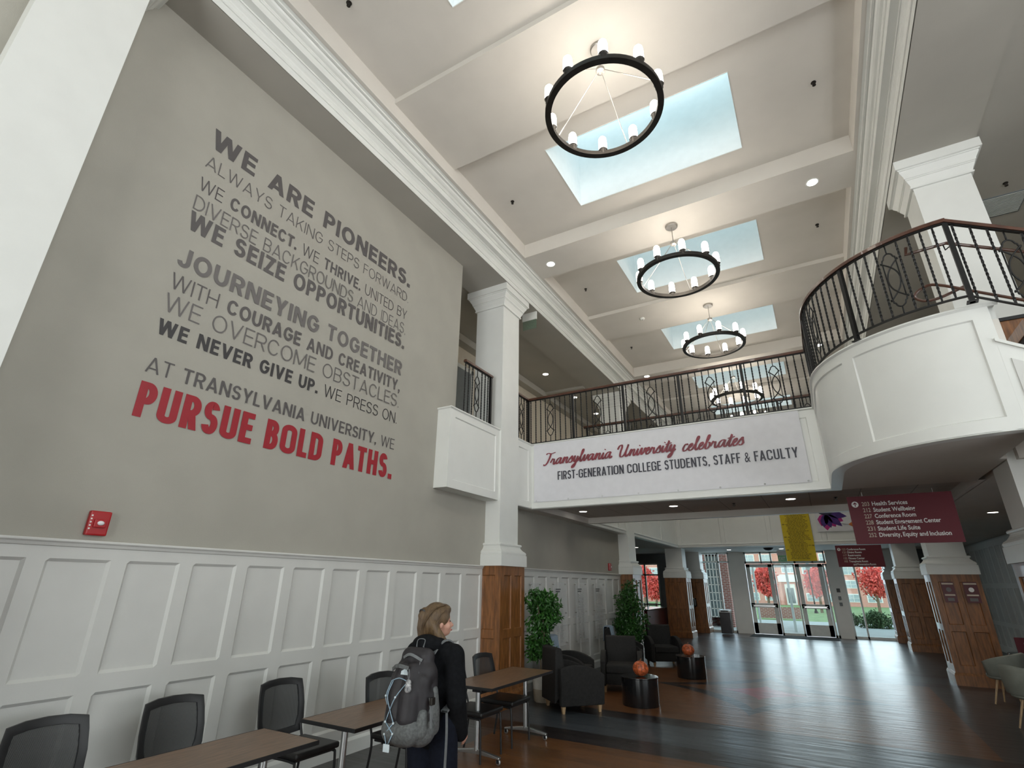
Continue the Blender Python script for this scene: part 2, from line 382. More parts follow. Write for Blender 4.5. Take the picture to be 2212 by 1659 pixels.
# ---- drawn sans-serif capitals: every glyph is laid out from bars, slanted bars and rounded strokes of weight t
def caps_glyph(ch, t, cw, k_round=1.0):
    """returns (polys, width); cap height 1; polys are lists of (x, y)"""
    P = []; h = t/2
    W = {'A': .80, 'B': .66, 'C': .76, 'D': .74, 'E': .58, 'F': .56, 'G': .78, 'H': .74, 'I': t/cw, 'J': .56, 'K': .70, 'L': .54, 'M': .90, 'N': .76, 'O': .82, 'P': .64, 'R': .68, 'S': .64, 'T': .64, 'U': .72, 'V': .78, 'W': 1.12, 'Y': .76, 'Z': .64, '.': t/cw*1.05, ',': t/cw*1.05, '-': .36}
    w = W[ch]*cw; x0, x1 = h, w-h; xc = w/2
    def V(x, a=0, b=1): P.append([(x-h, a), (x+h, a), (x+h, b), (x-h, b)])
    def H(y, a, b): P.append([(a, y-h*.92), (b, y-h*.92), (b, y+h*.92), (a, y+h*.92)])
    def D(xa, ya, xb, yb, q=1.0):
        dx, dy = xb-xa, yb-ya; tw = t*q*math.hypot(dx, dy)/abs(dy)/2; P.append([(xa-tw, ya), (xa+tw, ya), (xb+tw, yb), (xb-tw, yb)])
    def TW(xa, ya, xb, yb): return t*math.hypot(xb-xa, yb-ya)/abs(yb-ya)/2
    def stroke(pts):
        n = len(pts)
        L_, R_ = [], []
        for i, p in enumerate(pts):
            a = pts[max(i-1, 0)]; b = pts[min(i+1, n-1)]; d = Vector((b[0]-a[0], b[1]-a[1])); d.normalize(); q = h*(.92+.08*abs(d.y))
            L_.append((p[0]-d.y*q, p[1]+d.x*q)); R_.append((p[0]+d.y*q, p[1]-d.x*q))
        for i in range(n-1): P.append([L_[i], R_[i], R_[i+1], L_[i+1]])
    def ell(cx, cy, rx, ry, a, b, n=9): return [(cx+rx*math.cos(R(a+(b-a)*i/n)), cy+ry*math.sin(R(a+(b-a)*i/n))) for i in range(n+1)]
    yb, yt = h*.92, 1-h*.92; rx = (x1-x0)/2; ry = min((yt-yb)/2, rx*k_round+.0)
    if ch == 'I': V(xc)
    elif ch in 'EF': V(x0); H(yt, h, w); H(.52, h, w*.93); ch == 'E' and H(yb, h, w)
    elif ch == 'L': V(x0); H(yb, h, w)
    elif ch == 'H': V(x0); V(x1); H(.5, h, w-h)
    elif ch == 'T': V(xc); H(yt, 0, w)
    elif ch == 'A': q = TW(0, 0, xc, 1); D(q, 0, xc, 1); D(w-q, 0, xc, 1); H(.27, w*.22, w*.78)
    elif ch == 'V': q = TW(0, 0, xc, 1); D(xc, 0, q, 1); D(xc, 0, w-q, 1)
    elif ch == 'W': q = TW(0, 0, w*.25, 1); D(w*.27, 0, q, 1); D(w*.27, 0, xc, 1); D(w*.73, 0, xc, 1); D(w*.73, 0, w-q, 1)
    elif ch == 'M': V(x0); V(x1); D(xc, .12, x0+h*.2, 1); D(xc, .12, x1-h*.2, 1)
    elif ch == 'N': V(x0); V(x1); q = TW(x0, 0, x1, 1); D(x1+h-q, 0, x0-h+q, 1)
    elif ch == 'Y': V(xc, 0, .46); q = TW(0, 0, xc, .6); D(xc, .38, q, 1); D(xc, .38, w-q, 1)
    elif ch == 'Z': H(yt, 0, w); H(yb, 0, w); q = TW(0, 0, w, 1); D(q, t*.3, w-q, 1-t*.3)
    elif ch == 'K': V(x0); q = TW(x0, .3, w, 1); D(x0+h*.4, .32, w-q, 1); D(w-q, 0, w*.42, .62)
    elif ch == 'O': stroke(ell(xc, yt-ry, rx, ry, 0, 90)+ell(xc, yt-ry, rx, ry, 90, 180)[1:]+ell(xc, yb+ry, rx, ry, 180, 270)+ell(xc, yb+ry, rx, ry, 270, 360)[1:]+[(x1, yt-ry), (x1, yt-ry+.01)])
    elif ch in 'CG':
        e = 18 if cw > .8 else 2
        pts = [] if cw > .8 else [(x1, .67)]
        pts += ell(xc, yt-ry, rx, ry, e+12 if cw > .8 else 0, 90)+ell(xc, yt-ry, rx, ry, 90, 180)[1:]+ell(xc, yb+ry, rx, ry, 180, 270)
        if ch == 'C': pts += ell(xc, yb+ry, rx, ry, 270, 330 if cw > .8 else 360)[1:]+([] if cw > .8 else [(x1, .33)])
        else: pts += ell(xc, yb+ry, rx, ry, 270, 360)[1:]+[(x1, .40), (x1, .49)]; H(.49, xc+h*.2, w)
        stroke(pts)
    elif ch == 'U': stroke([(x0, 1), (x0, .6)]+ell(xc, yb+ry, rx, ry, 180, 270)+ell(xc, yb+ry, rx, ry, 270, 360)[1:]+[(x1, .6), (x1, 1)])
    elif ch == 'J': stroke([(x1, 1), (x1, .6)]+ell(xc, yb+ry, rx, ry, 360, 270)+ell(xc, yb+ry, rx, ry, 270, 190)[1:])
    elif ch == 'S':
        ru = (yt-.52)/2; rl = (.52-yb)/2; k = .94
        stroke(ell(xc, yt-ru, rx*k, ru, 15, 90)+ell(xc, yt-ru, rx*k, ru, 90, 180)[1:]+ell(xc, yt-ru, rx*k, ru, 180, 270)[1:]+ell(xc, yb+rl, rx, rl, 90, 0)[1:]+ell(xc, yb+rl, rx, rl, 0, -90)[1:]+ell(xc, yb+rl, rx, rl, -90, -168)[1:])
    elif ch == 'D':
        r_ = min(rx*1.25, x1-x0-.02); ry2 = min((yt-yb)/2, r_*k_round*1.1); V(x0); stroke([(x0, yt)]+ell(x1-r_, yt-ry2, r_, ry2, 90, 0)+ell(x1-r_, yb+ry2, r_, ry2, 0, -90)+[(x0, yb)])
    elif ch in 'PRB':
        lo = .47 if ch != 'B' else .53; r_ = (yt-lo)/2; qx = min(r_*.95, rx*1.1); xr = x1-(.02 if ch == 'B' else 0); V(x0)
        stroke([(x0, yt)]+ell(xr-qx, yt-r_, qx, r_, 90, 0)+ell(xr-qx, yt-r_, qx, r_, 0, -90)[1:]+[(x0, lo)])
        if ch == 'R': q = TW(0, 0, .3, .47); D(w-q, 0, xc+.02, lo)
        if ch == 'B': r_ = (.53-yb)/2; qx = min(r_*.95, rx*1.1); stroke([(x0, .53)]+ell(x1-qx, yb+r_, qx, r_, 90, 0)+ell(x1-qx, yb+r_, qx, r_, 0, -90)[1:]+[(x0, yb)])
    elif ch == '.': P.append([(0, 0), (t*1.05, 0), (t*1.05, t*1.05), (0, t*1.05)])
    elif ch == ',': P.append([(0, 0), (t*1.05, 0), (t*1.05, t*1.05), (0, t*1.05)]); P.append([(t*.35, 0), (t*1.05, 0), (t*.5, -t*.9), (0, -t*.9)])
    elif ch == '-': H(.42, 0, w)
    return P, w
def caps_line(name, segs, h, width, M, mat_, parent, gap=.10, space=.62, k_round=1.15, world=True, out=1):
    """segs: (text, weight, letter width); each word becomes one part, the whole line is fitted to the width"""
    words = []; x = 0
    for txt, t, cw in segs:
        for wi, word in enumerate(txt.split(' ')):
            if wi: x += space*max(.6, cw)
            if not word: continue
            polys = []
            for ch in word:
                if ch == '&':
                    vs, fs, a, b_ = text_mesh('&', 1, .0); polys += [[(x+(vs[i].x-a)*1.25*cw, vs[i].y/CAP) for i in f] for f in fs]; w = (b_-a)*1.25*cw
                else:
                    g, w = caps_glyph(ch, t, cw, k_round); polys += [[(x+p[0], p[1]) for p in q] for q in g]
                x += w+gap
            x -= gap; words.append(polys)
    sx_ = width/x
    for polys in words:
        mb = MB(); j = 0
        for q in polys: j += 1; mb.add([M @ Vector((p[0]*sx_, out*j*.00004, p[1]*h)) for p in q], [tuple(range(len(q)))])
        mb.build(name, mat_, parent, world=world, fix=False)

def lettering(name, segs, h, width, M, mat_, parent, world=True, gap=None):
    """segs: list of (text, bold); the whole run is stretched to the given width; one mesh"""
    parts = []; x = 0
    ws = []
    for txt, b in segs:
        w_ = txt.split(' ')
        for i, q in enumerate(w_):
            if q: ws.append(((' ' if i else '')+q+(' ' if i == len(w_)-2 and not w_[-1] else ''), b))
    for txt, b in ws:
        lead = len(txt)-len(txt.lstrip(' ')); core = txt.strip(' ')
        vs, fs, x0, x1 = text_mesh(core, 1, b)
        x += lead*.28
        parts.append((x-x0, vs, fs)); x += (x1-x0)+.28*(len(txt)-len(txt.rstrip(' ')))
    sx_ = width/x if width else h/CAP
    for ox, vs, fs in parts:
        mb = MB(); mb.add([M @ Vector(((v.x+ox)*sx_, 0, v.y*h/CAP)) for v in vs], fs)
        o = mb.build(name, mat_, parent, world=world, fix=False)
    return o

# ------------------------------------------------------------------ large structure
def plate(mb, fmap, u0, u1, v0, v1, holes=(), dep=.022, c=.022, ucuts=(), open_holes=False):
    """rectangular plate in (u, v) with recessed (or open) rectangles; fmap(u, v, d) -> xyz"""
    us = {u0, u1, *ucuts}; vs_ = {v0, v1}
    for a, b, e, f in holes:
        us |= {a, b}; vs_ |= {e, f}
        if not open_holes: us |= {a+c, b-c}; vs_ |= {e+c, f-c}
    us = sorted(us); vs_ = sorted(vs_)
    def d(u, v):
        return -dep if any(a+c-1e-6 <= u <= b-c+1e-6 and e+c-1e-6 <= v <= f-c+1e-6 for a, b, e, f in holes) else 0
    base = len(mb.v); nv = len(vs_)
    pts = [fmap(u, v, 0 if open_holes else d(u, v)) for u in us for v in vs_]; fs = []
    for i in range(len(us)-1):
        for j in range(nv-1):
            um = (us[i]+us[i+1])/2; vm = (vs_[j]+vs_[j+1])/2
            if open_holes and any(a < um < b and e < vm < f for a, b, e, f in holes): continue
            fs.append((i*nv+j, (i+1)*nv+j, (i+1)*nv+j+1, i*nv+j+1))
    mb.add(pts, fs); return mb

struct(MB().box(-9, 6.2, -8, 25.1, -.2, 0).build('floor', 'floor'))
# left wall
b = MB().box(-5.33, -5.03, -8, 6.752, 0, 7.5); b.box(-5.33, -5.03, 6.752, 14.94, 0, 3.17)
struct(b.build('wall_left', 'greige'))
# wainscot
def wainscot(name, ya, yb, spans):
    b = MB(); f = lambda u, v, d: (-5.0+d, u, v)
    holes = [(a, e, 1.12, 1.945) for a, e in spans]+[(a, e, .27, .995) for a, e in spans]
    plate(b, f, ya, yb, .16, 2.04, holes)
    b.sweep([(-5.0, ya), (-5.0, yb)], [(-.03, 2.085), (.03, 2.085), (.035, 2.078), (.035, 2.068), (.02, 2.055), (.012, 2.035), (0, 2.03)])
    b.quad((-5.03, ya, .16), (-5.0, ya, .16), (-5.0, ya, 2.05), (-5.03, ya, 2.05)); b.quad((-5.03, yb, .16), (-5.0, yb, .16), (-5.0, yb, 2.05), (-5.03, yb, 2.05))
    return struct(b.build(name, 'panel'))
sp = [(1.756+.5468*k, 2.186+.5468*k) for k in range(-5, 11)]
sp = [(a, e) for a, e in sp if e < 7.72]+[(7.236+.5468-.55+.0, 7.66)] if False else [(a, e) for a, e in sp if e < 7.72]
wainscot('trim_1', -2.4, 7.80, sp)
sp2 = [(8.60, 9.0), (9.14, 9.61), (9.75, 10.16), (10.31, 10.73), (10.89, 11.29), (11.44, 11.87), (12.02, 12.41), (12.59, 13.01), (13.15, 13.59), (13.74, 14.18), (14.29, 14.68)]
wainscot('trim_2', 8.44, 14.92, sp2)
b = MB(); b.sweep([(-5.03, -8), (-5.03, 14.92)], [(0, 0), (.05, 0), (.05, .13), (.042, .145), (.032, .16), (.0, .165)]); struct(b.build('baseboard_left', 'white'))

# hall ceiling: perimeter and deep beams at 7.98, coffers at 8.29, shallow beams at 8.2, skylight shafts
CO = [(-6.1, .40), (1.27, 7.70), (8.57, 15.0), (15.9, 22.3)]
SH = [(-3.6, -2.1), (3.79, 5.24), (11.15, 12.55), (18.4, 19.8)]
SK = [(-5.7, -4.2), (-1.9, -.4), (1.70, 3.17), (5.68, 7.16), (9.12, 10.60), (12.74, 14.20), (16.39, 17.85), (19.86, 21.3)]
b = MB()
plate(b, lambda u, v, d: (u, v, 7.98), -4.26, 1.56, -8, 27, [(-4.185, 1.485, a, e) for a, e in CO], open_holes=True)
for (a, e), (s0, s1) in zip(CO, SH):
    x0, x1 = -4.185, 1.485
    for q in (((x0, a), (x0, e)), ((x1, a), (x1, e)), ((x0, a), (x1, a)), ((x0, e), (x1, e))):
        (xa, ya), (xb, yb) = q; b.quad((xa, ya, 7.98), (xb, yb, 7.98), (xb, yb, 8.29), (xa, ya, 8.29))
    hs = [(-2.72, .03, p, q) for p, q in SK if p > a-.1 and q < e+.1]
    plate(b, lambda u, v, d: (u, v, 8.29), x0, x1, a, e, hs, open_holes=True)
    b.box(x0, x1, s0, s1, 8.2, 8.30)
struct(b.build('ceiling', 'ceil'))
for k, (p, q) in enumerate(SK):
    b = MB(); x0, x1 = -2.72, .03
    for (xa, ya, xb, yb) in ((x0, p, x0, q), (x1, p, x1, q), (x0, p, x1, p), (x0, q, x1, q)):
        b.quad((xa, ya, 8.29), (xb, yb, 8.29), (xb, yb, 9.95), (xa, ya, 9.95))
    w = struct(b.build('window_%d' % (10+k), 'shaft'))
    struct(MB().quad((x0, p, 9.95), (x1, p, 9.95), (x1, q, 9.95), (x0, q, 9.95)).build('skylight_pane', 'glass', w))
    del w['kind']; w['kind'] = 'structure'
    f = MB(); f.tube([(x0, p, 8.288), (x1, p, 8.288), (x1, q, 8.288), (x0, q, 8.288)], .008, 4, closed=True); f.build('edge_bead', 'white', w)
# roof over the hall and aisles so that daylight only enters by the shafts
b = MB(); plate(b, lambda u, v, d: (u, v, 9.96), -9.2, 6.4, -8.2, 27.2, [(-2.73, .04, p-.01, q+.01) for p, q in SK], open_holes=True); struct(b.build('ceiling_roof', 'ceil'))
# cornices
PRO = [(0, 7.5), (0, 7.597), (.014, 7.597), (.014, 7.625), (.004, 7.630), (.022, 7.652), (.022, 7.672), (.010, 7.676), (.020, 7.692), (.045, 7.712), (.045, 7.728), (.032, 7.731), (.055, 7.748), (.070, 7.748), (.070, 7.77),
       (.16, 7.77), (.16, 7.868), (.176, 7.868), (.176, 7.884), (.164, 7.887), (.182, 7.900), (.182, 7.912), (.195, 7.914), (.212, 7.918), (.236, 7.932), (.252, 7.956), (.262, 7.956), (.262, 7.950), (.288, 7.950), (.288, 7.974), (.325, 7.976)]
b = MB(); b.sweep([(-4.56, -8), (-4.56, 27)], PRO); struct(b.build('trim_3', 'white'))
b = MB(); b.sweep([(1.86, 27), (1.86, -8)], PRO); struct(b.build('trim_4', 'white'))
# beams over the column lines and aisle ceilings
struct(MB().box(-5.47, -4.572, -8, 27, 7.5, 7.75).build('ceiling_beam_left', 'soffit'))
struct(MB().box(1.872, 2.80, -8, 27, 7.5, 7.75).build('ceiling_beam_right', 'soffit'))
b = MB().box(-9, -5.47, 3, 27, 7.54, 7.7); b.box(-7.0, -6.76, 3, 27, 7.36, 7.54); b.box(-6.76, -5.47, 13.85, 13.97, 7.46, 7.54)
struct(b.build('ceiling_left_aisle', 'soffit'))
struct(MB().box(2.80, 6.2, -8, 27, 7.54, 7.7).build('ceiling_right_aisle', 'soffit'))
# walls of the aisles, ends
b = MB().box(-7.15, -7.0, 3, 27, 4.3, 7.54); b.box(-7.15, -5.33, 2.9, 3.05, 4.3, 7.54); struct(b.build('wall_upper_left', 'cream'))
def wall_windows(mb, fm, a, e, z0, z1, holes, th):
    for t in (0, th): plate(mb, lambda u, v, d, t=t: fm(u, v, t), a, e, z0, z1, holes, open_holes=True)
    for (p, q, r, s_) in holes:
        for (ua, va, ub, vb) in ((p, r, q, r), (q, r, q, s_), (q, s_, p, s_), (p, s_, p, r)):
            mb.quad(fm(ua, va, 0), fm(ub, vb, 0), fm(ub, vb, th), fm(ua, va, th))
b = MB(); wall_windows(b, lambda u, v, t: (6.2+t, u, v), -8.2, 27.2, 0, 9.96, [(-3, 1, .5, 3.0), (1.6, 5.6, .5, 3.0), (-3, 4.2, 4.8, 7.2)], .2); struct(b.build('wall_right', 'greige'))
b = MB(); wall_windows(b, lambda u, v, t: (u, -8-t, v), -9.2, 6.4, 0, 9.96, [(-4.4, -2.4, .6, 5.6), (-2.2, -.4, .6, 5.6), (-.2, 1.8, .6, 5.6)], .2); struct(b.build('wall_near_end', 'greige'))
b = MB().box(-9.2, 6.4, 27.0, 27.2, 4.4, 9.96); b.box(-9.2, -9.0, -8, 25.1, 0, 9.96); struct(b.build('wall_far_end', 'greige'))

# upper floor slabs
tile = brickmat('ceiling_tile_grid', (.50, .47, .43), (.505, .475, .435), (.28, .26, .24), 1.)
tile.node_tree.nodes['Mapping'].inputs['Rotation'].default_value = (0, 0, 0)
br_ = [n for n in tile.node_tree.nodes if n.type == 'TEX_BRICK'][0]; br_.offset = 0; br_.inputs['Brick Width'].default_value = .75; br_.inputs['Row Height'].default_value = 1.3; br_.inputs['Mortar Size'].default_value = .008
b = MB(); b.box(-9, -4.81, 6.76, 25.1, 3.17, 4.3); struct(b.build('floor_upper_left', 'ceil'))
b = MB(); b.box(2.11, 6.2, 7.7, 25.1, 3.17, 4.3); struct(b.build('floor_upper_right', 'ceil'))
arc = [(1.87+1.57*math.cos(a), 7.81+1.57*math.sin(a)) for a in [PI+PI/2*k/24 for k in range(25)]]
poly = [(.33, 9.1)]+[(1.87+(x-1.87)*.98, 7.81+(y-7.81)*.98) for x, y in arc]+[(1.93, 6.28), (1.93, 7.66), (2.0, 7.66), (2.0, 9.1)]
struct(MB().prism(poly, 3.168, 4.3).build('floor_landing', 'ceil'))
b = MB(); plate(b, lambda u, v, d: (u, v, 3.168-d), -4.79, 2.09, 9.095, 11.985, [(-4.73, 2.03, 9.16, 11.93)], dep=.135, c=.0015)
b.box(-4.74, 2.09, 9.1, 11.98, 3.32, 4.3); o = b.build('floor_bridge', 'ceil'); o.data.materials.append(tile)
for p in o.data.polygons:
    if abs(p.center.z-3.303) < .004: p.material_index = 1
struct(o)
b = MB().box(-4.81, 2.11, 21.31, 25.1, 3.17, 4.3); struct(b.build('floor_far_gallery', 'ceil'))

# white panelled fascias of the upper floor
def cap(mb, path, z=4.47):
    mb.sweep(path, [(-.14, z-.17), (-.14, z), (.022, z), (.026, z-.008), (.026, z-.018), (.012, z-.024), (.004, z-.034), (0, z-.036)])
    mb.sweep(path, [(0, 3.178), (0, 3.165), (-.14, 3.165)])
def piece(mb, x0, y0, x1, y1, holes):
    L = math.hypot(x1-x0, y1-y0); dx, dy = (x1-x0)/L, (y1-y0)/L; nx, ny = dy, -dx
    plate(mb, lambda u, v, d: (x0+dx*u+nx*d, y0+dy*u+ny*d, v), 0, L, 3.17, 4.44, [(a, e, 3.30, 4.32) for a, e in holes], dep=.018, c=.012)
t = thing('balcony_bay', 'small white panelled balcony box on the grey lettered wall beside the near column', 'balcony', (-4.9, 7.0, 3.165))
b = MB(); piece(b, -5.03, 6.287, -4.77, 6.287, []); piece(b, -4.77, 6.287, -4.77, 7.80, [(.13, 1.40)])
b.quad((-5.03, 6.287, 3.166), (-4.77, 6.287, 3.166), (-4.77, 7.8, 3.166), (-5.03, 7.8, 3.166)); b.quad((-5.03, 6.287, 4.46), (-4.77, 6.287, 4.46), (-4.77, 7.8, 4.46), (-5.03, 7.8, 4.46))
b.build('fascia', 'white', t, world=True)
b = MB(); b.sweep([(-5.03, 6.287), (-4.77, 6.287), (-4.77, 7.80)], [(-.03, 4.47), (.022, 4.47), (.026, 4.46), (.026, 4.45), (.012, 4.444), (.0, 4.434)]); b.build('ledge', 'white', t, world=True)
t = thing('bridge_fascia', 'long white panelled face of the bridge and rounded landing behind the first-generation banner', 'balcony', (-1.3, 9.07, 3.165))
b = MB(); piece(b, -4.77, 8.44, -4.77, 9.07, [(.1, .5)]); piece(b, -4.77, 9.07, .30, 9.07, [(.12, 1.27), (1.39, 2.49), (2.61, 3.71), (3.83, 4.94)])
def cmap(u, v, d):
    if u <= 1.26: return (.30-d, 9.07-u, v)
    a = PI+(u-1.26)/1.57; return (1.87+(1.57+d)*math.cos(a), 7.81+(1.57+d)*math.sin(a), v)
LC = 1.26+1.57*PI/2
plate(b, cmap, 0, LC, 3.17, 4.44, [(.12, 2.27, 3.30, 4.32), (2.43, LC-.14, 3.30, 4.32)], dep=.018, c=.012, ucuts=[1.26+1.57*PI/2*k/24 for k in range(24)])
b.build('fascia', 'white', t, world=True, smooth=True)
fp = [(-4.77, 8.44), (-4.77, 9.07), (.30, 9.07)]+arc+[(1.95, 6.24)]
b = MB(); cap(b, fp); b.build('ledge', 'white', t, world=True, smooth=True)
t = thing('gallery_fascia', 'white panelled gallery face above the entrance doors at the far end', 'balcony', (-1.3, 21.27, 3.165))
b = MB(); piece(b, -4.77, 12.0, -4.77, 21.27, [(.2+2.3*k, 2.3+2.3*k) for k in range(4)]); piece(b, -4.77, 21.27, 2.07, 21.27, [(.15, 1.6), (1.75, 3.2), (3.35, 4.9), (5.05, 6.6)]); piece(b, 2.07, 21.27, 2.07, 12.0, [(.2+2.3*k, 2.3+2.3*k) for k in range(4)])
b.build('fascia', 'white', t, world=True)
b = MB(); cap(b, [(-4.77, 12.0), (-4.77, 21.27), (2.07, 21.27), (2.07, 12.0)]); b.sweep([(-4.77, 12), (-4.77, 21.27), (2.07, 21.27), (2.07, 12)], [(0, 3.29), (.02, 3.28), (.02, 3.255), (0, 3.245)])
b.build('ledge', 'white', t, world=True)
t = thing('bridge_rear_fascia', 'plain white rear face of the bridge behind the banner', 'balcony', (-1.3, 12.02, 3.165))
b = MB(); piece(b, 2.07, 12.01, -4.77, 12.01, [(.15, 1.6), (1.75, 3.2), (3.35, 4.9), (5.05, 6.6)]); b.build('fascia', 'white', t, world=True)
b = MB(); cap(b, [(2.07, 12.01), (-4.77, 12.01)]); b.build('ledge', 'white', t, world=True)

# ------------------------------------------------------------------ columns
CAPP = [(0, 7.07), (.030, 7.07), (.034, 7.078), (.034, 7.092), (.024, 7.10), (.030, 7.125), (.046, 7.16), (.06, 7.19), (.06, 7.20), (.068, 7.204), (.068, 7.22), (.078, 7.225), (.082, 7.25), (.10, 7.28), (.118, 7.31), (.122, 7.335), (.135, 7.34), (.135, 7.355), (.16, 7.36), (.16, 7.50)]
PLI = [(.12, 2.08), (.12, 2.262), (.105, 2.268), (.112, 2.285), (.112, 2.305), (.098, 2.325), (.07, 2.345), (.045, 2.375), (.034, 2.40), (.034, 2.41), (.05, 2.418), (.055, 2.435), (.045, 2.452), (.0, 2.456)]
def column(xa, ya, label, base='wood'):
    w, d = .64, .64
    t = thing('column', label, 'column', (xa+w/2, ya+d/2, 0), group='square white columns with wooden bases')
    ring = [(xa, ya), (xa, ya+d), (xa+w, ya+d), (xa+w, ya)]
    ring = ring[::-1]  # travel so that outside is on the right
    MB().box(xa, xa+w, ya, ya+d, 2.3, 7.5).build('shaft', 'white', t, world=True)
    b = MB(); b.sweep(ring, CAPP, closed=True); b.build('capital', 'white', t, world=True)
    b = MB(); b.sweep(ring, PLI, closed=True); b.quad(*[(xa-.12*s+(w+.12*s)*0+0, ya-.12, 2.08) if False else p for s, p in zip((1, 1, 1, 1), ((xa-.12, ya-.12, 2.081), (xa+w+.12, ya-.12, 2.081), (xa+w+.12, ya+d+.12, 2.081), (xa-.12, ya+d+.12, 2.081)))])
    b.build('plinth', 'white', t, world=True)
    e = .09; b = MB(); L = w+2*e
    holes = [(.11, L/2-.055, .36, .985), (L/2+.055, L-.11, .36, .985), (.11, L/2-.055, 1.11, 1.935), (L/2+.055, L-.11, 1.11, 1.935)]
    cx, cy = xa+w/2, ya+d/2
    for k in range(4):
        Rm = rotz(k*PI/2)
        def fm(u, v, dd, Rm=Rm):
            p = Rm @ Vector((u-L/2, -L/2-dd, 0)); return (cx+p.x, cy+p.y, v)
        plate(b, fm, 0, L, .2, 2.08, holes, dep=.018, c=.012)
    ow = b.build('wood_cladding', 'wood', t, world=True)
    ring2 = [(xa-e, ya-e), (xa+w+e, ya-e), (xa+w+e, ya+d+e), (xa-e, ya+d+e)]
    b = MB(); b.sweep(ring2, [(0, .23), (.012, .225), (.028, .19), (.032, .18), (.032, 0), (0, 0)], closed=True); b.build('skirting', 'wood', t, world=True)
    return t
column(-5.37, .42, 'nearest white column at the far left edge, in front of the grey lettered wall')
column(-5.37, 7.80, 'tall white column with orange-brown wooden base between the lettered wall and the ficus plant')
column(-5.37, 14.92, 'white column on the left rising behind the second ficus, end of the plaque wall')
column(-5.37, 21.55, 'white column on the left just before the metal bin and entrance glass')
column(2.03, 7.80, 'white column rising behind the curved balcony railing at upper right')
column(2.03, 14.70, 'right-hand column with two small posters on its dark wooden base')
column(2.03, 21.35, 'right-hand column behind the one with posters, white light strip on its left')
column(-5.25, 24.3, 'farthest left column, white above dark wood against the entrance glass')
column(1.95, 24.3, 'farthest right column with dark wooden base beside the shrub window')

# ------------------------------------------------------------------ balustrades
def twisted_mesh(h, r=.0092, pitch_=.10):
    b = MB(); n = max(4, int(h/.02)); vs = []
    for i in range(n+1):
        z = h*i/n; a0 = 2*PI*z/pitch_*.5 if .06 < z < h-.06 else 0
        for k in range(4): a = a0+PI/2*k+PI/4; vs.append((r*1.35*math.cos(a), r*1.35*math.sin(a), z))
    fs = [(i*4+k, i*4+(k+1) % 4, (i+1)*4+(k+1) % 4, (i+1)*4+k) for i in range(n) for k in range(4)]
    b.add(vs, fs); me = b.mesh('baluster'); me.materials.append(M_['iron']); return me
def ornament_mesh(zb, zt):
    """paired crossing arcs with ogee caps, in the local xz plane; zb..zt clear height of the panel"""
    b = MB(); zc = (zb+zt)/2; r = .0085
    for s in (-1, 1):
        b.tube([(s*x, 0, zc+z) for x, z in [tuple(p[:2]) for p in catmull([(-.085, .245, 0), (-.04, .20, 0), (.0, .155, 0), (.04, .09, 0), (.058, 0, 0), (.04, -.09, 0), (0, -.155, 0), (-.04, -.20, 0), (-.085, -.245, 0)], 4)]], r, 6)
        b.tube([(s*.066, 0, zc-.235), (s*.066, 0, zc+.235)], r*.9, 4)
    for q in (1, -1):
        P = catmull([(-.085, .225, 0), (-.066, .245, 0), (-.062, .27, 0), (-.05, .278, 0), (-.035, .315, 0), (0, .335, 0), (.035, .315, 0), (.05, .278, 0), (.062, .27, 0), (.066, .245, 0), (.085, .225, 0)], 3)
        b.tube([(p.x, 0, zc+q*p.y) for p in P], r, 6)
    b.tube([(0, 0, zt), (0, 0, zc+.335)], r, 4); b.tube([(0, 0, zc-.335), (0, 0, zb)], r, 4)
    me = b.mesh('ornament'); me.polygons.foreach_set('use_smooth', [True]*len(me.polygons)); me.materials.append(M_['iron']); return me
BAL = {}
